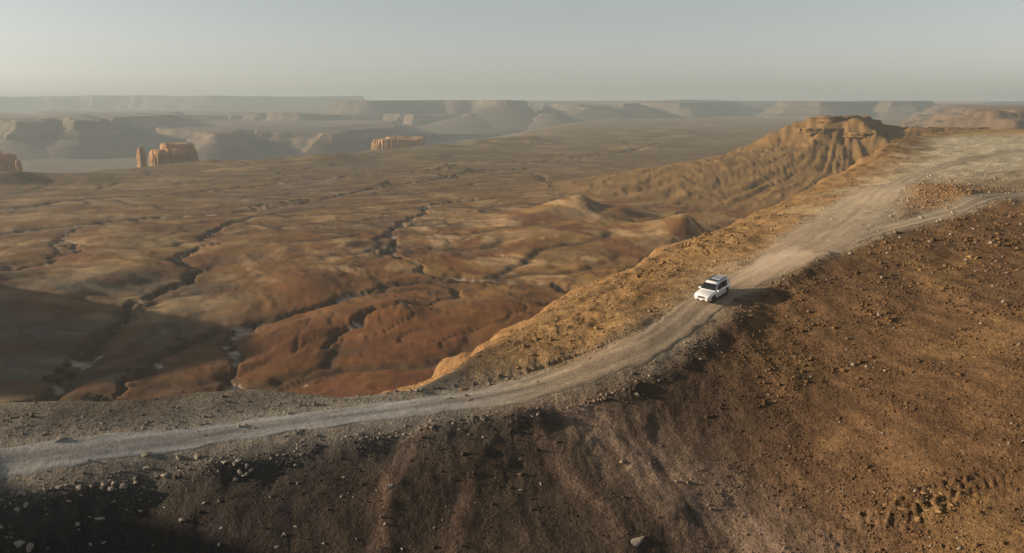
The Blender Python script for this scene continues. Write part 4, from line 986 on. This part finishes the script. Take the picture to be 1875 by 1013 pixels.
    for i in range(N):
        a = 6.28318 * i / N
        V += [(r_ * math.cos(a), yy, r_ * math.sin(a)) for r_, yy in prof]
    q = len(prof)
    for i in range(N):
        for j in range(q - 1): F.append((i * q + j, i * q + j + 1, ((i + 1) % N) * q + j + 1, ((i + 1) % N) * q + j))
    tyre0 = None; rim0 = None
    for wx in WX:
        for sg in (1, -1):
            w = empty('wheel'); w.parent = root; w.location = (wx, sg * .80, .40)
            if tyre0 is None:
                tyre0 = mesh_obj('tyre', V, F, rubber, w, True)
                VV, FF = [], []
                for i in range(5):
                    a = i * 1.2566; d = Vector((math.cos(a), 0, math.sin(a))); p = Vector((-math.sin(a), 0, math.cos(a)))
                    for yy in (-.10, .10):
                        k = len(VV); VV += [d * .05 + p * .06 + Vector((0, yy, 0)), d * .05 - p * .06 + Vector((0, yy, 0)), d * .25 - p * .04 + Vector((0, yy * 1.05, 0)), d * .25 + p * .04 + Vector((0, yy * 1.05, 0))]; FF.append((k, k + 1, k + 2, k + 3))
                k = len(VV)
                for yy in (-.104, .104):
                    VV += [(math.cos(i * .5236) * .085, yy, math.sin(i * .5236) * .085) for i in range(12)]
                FF += [tuple(range(k, k + 12)), tuple(range(k + 12, k + 24))]
                k = len(VV)
                for rr_, yy in ((.26, -.11), (.235, -.07), (.235, .07), (.26, .11)):
                    VV += [(math.cos(i * .2618) * rr_, yy, math.sin(i * .2618) * rr_) for i in range(24)]
                for j in range(3):
                    for i in range(24): FF.append((k + j * 24 + i, k + j * 24 + (i + 1) % 24, k + (j + 1) * 24 + (i + 1) % 24, k + (j + 1) * 24 + i))
                rim0 = mesh_obj('rim', VV, FF, alloy, w)
                hub = mesh_obj('brake_disc', [(math.cos(i * .2618) * .2, 0, math.sin(i * .2618) * .2) for i in range(24)] + [(0, .05, 0), (0, -.05, 0)], [(i, (i + 1) % 24, 24) for i in range(24)] + [((i + 1) % 24, i, 25) for i in range(24)], under, w)
            else:
                for src in (tyre0, rim0, hub):
                    c_ = src.copy(); C.objects.link(c_); c_.parent = w
    return tag(root, 'dusty white four-wheel drive with dark windows driving down the track', 'car')
car = build_car()
def place_car():
    P = np.array(road_main); c = spot(1304, 545)
    d, _, a, _ = poly_dist(np.array([c[0]]), np.array([c[1]]), road_main)
    p0 = np.array(at_line(float(a[0]) - 3, 0)); p1 = np.array(at_line(float(a[0]) + 3, 0)); f = p0 - p1; f /= np.linalg.norm(f)      # facing downhill, towards the camera
    l = np.array([-f[1], f[0]])
    def g(dx, dy): q = c[:2] + f * dx + l * dy; return Vector((q[0], q[1], float(land(np.array([q[0]]), np.array([q[1]]))[0]) + 0.03))
    fx = ((g(1.4, .8) + g(1.4, -.8)) - (g(-1.4, .8) + g(-1.4, -.8))).normalized(); ly = ((g(1.4, .8) + g(-1.4, .8)) - (g(1.4, -.8) + g(-1.4, -.8))).normalized()
    up = fx.cross(ly).normalized(); ly = up.cross(fx)
    o = (g(1.4, .8) + g(1.4, -.8) + g(-1.4, .8) + g(-1.4, -.8)) / 4
    car.matrix_world = Matrix(((fx.x, ly.x, up.x, o.x), (fx.y, ly.y, up.y, o.y), (fx.z, ly.z, up.z, o.z), (0, 0, 0, 1)))
place_car()

# ------------------------------------------------------------------ haze
def build_haze():
    bm = bmesh.new(); bmesh.ops.create_cube(bm, size=1.0)
    for v in bm.verts: v.co = (v.co.x * 29400, v.co.y * 29400, -95 if v.co.z < 0 else 175)
    me = bpy.data.meshes.new('haze'); bm.to_mesh(me); bm.free()
    o = bpy.data.objects.new('haze', me); C.objects.link(o)
    m = bpy.data.materials.new('haze_air'); m.use_nodes = True; n, l = m.node_tree.nodes, m.node_tree.links
    n.remove(n['Principled BSDF'])
    p = n.new('ShaderNodeVolumePrincipled'); p.inputs['Color'].default_value = (0.46, 0.545, 0.59, 1)
    p.inputs['Density'].default_value = HAZE; p.inputs['Anisotropy'].default_value = 0.1
    l.new(p.outputs[0], n['Material Output'].inputs['Volume'])
    me.materials.append(m)
    tag(o, kind='stuff')
HAZE = 0.00016
build_haze()
def build_dust():
    bm = bmesh.new(); bmesh.ops.create_uvsphere(bm, u_segments=24, v_segments=14, radius=1.0)
    a = float(poly_dist(np.array([car.location.x]), np.array([car.location.y]), road_main)[2][0]); rr_ = np.random.default_rng(5)
    for v in bm.verts:
        t = v.co.x * 0.5 + 0.5; s_ = a + 2.2 + 17 * t; x, y = at_line(s_, v.co.y * (1.3 + 2.4 * t) - 1.2 * t)
        z = float(grid(x, y, 'z')[0]); v.co = (x, y, z + 0.12 + max(v.co.z, 0) * (0.7 + 1.3 * t) * (1 + 0.25 * rr_.normal()))
    me = bpy.data.meshes.new('dust'); bm.to_mesh(me); bm.free(); o = bpy.data.objects.new('dust', me); C.objects.link(o)
    m = bpy.data.materials.new('dust_air'); m.use_nodes = True; n, l = m.node_tree.nodes, m.node_tree.links; n.remove(n['Principled BSDF'])
    p = n.new('ShaderNodeVolumePrincipled'); p.inputs['Color'].default_value = (0.86, 0.72, 0.56, 1); p.inputs['Density'].default_value = 0.10
    l.new(p.outputs[0], n['Material Output'].inputs['Volume']); me.materials.append(m)
    tag(o, kind='stuff')
build_dust()
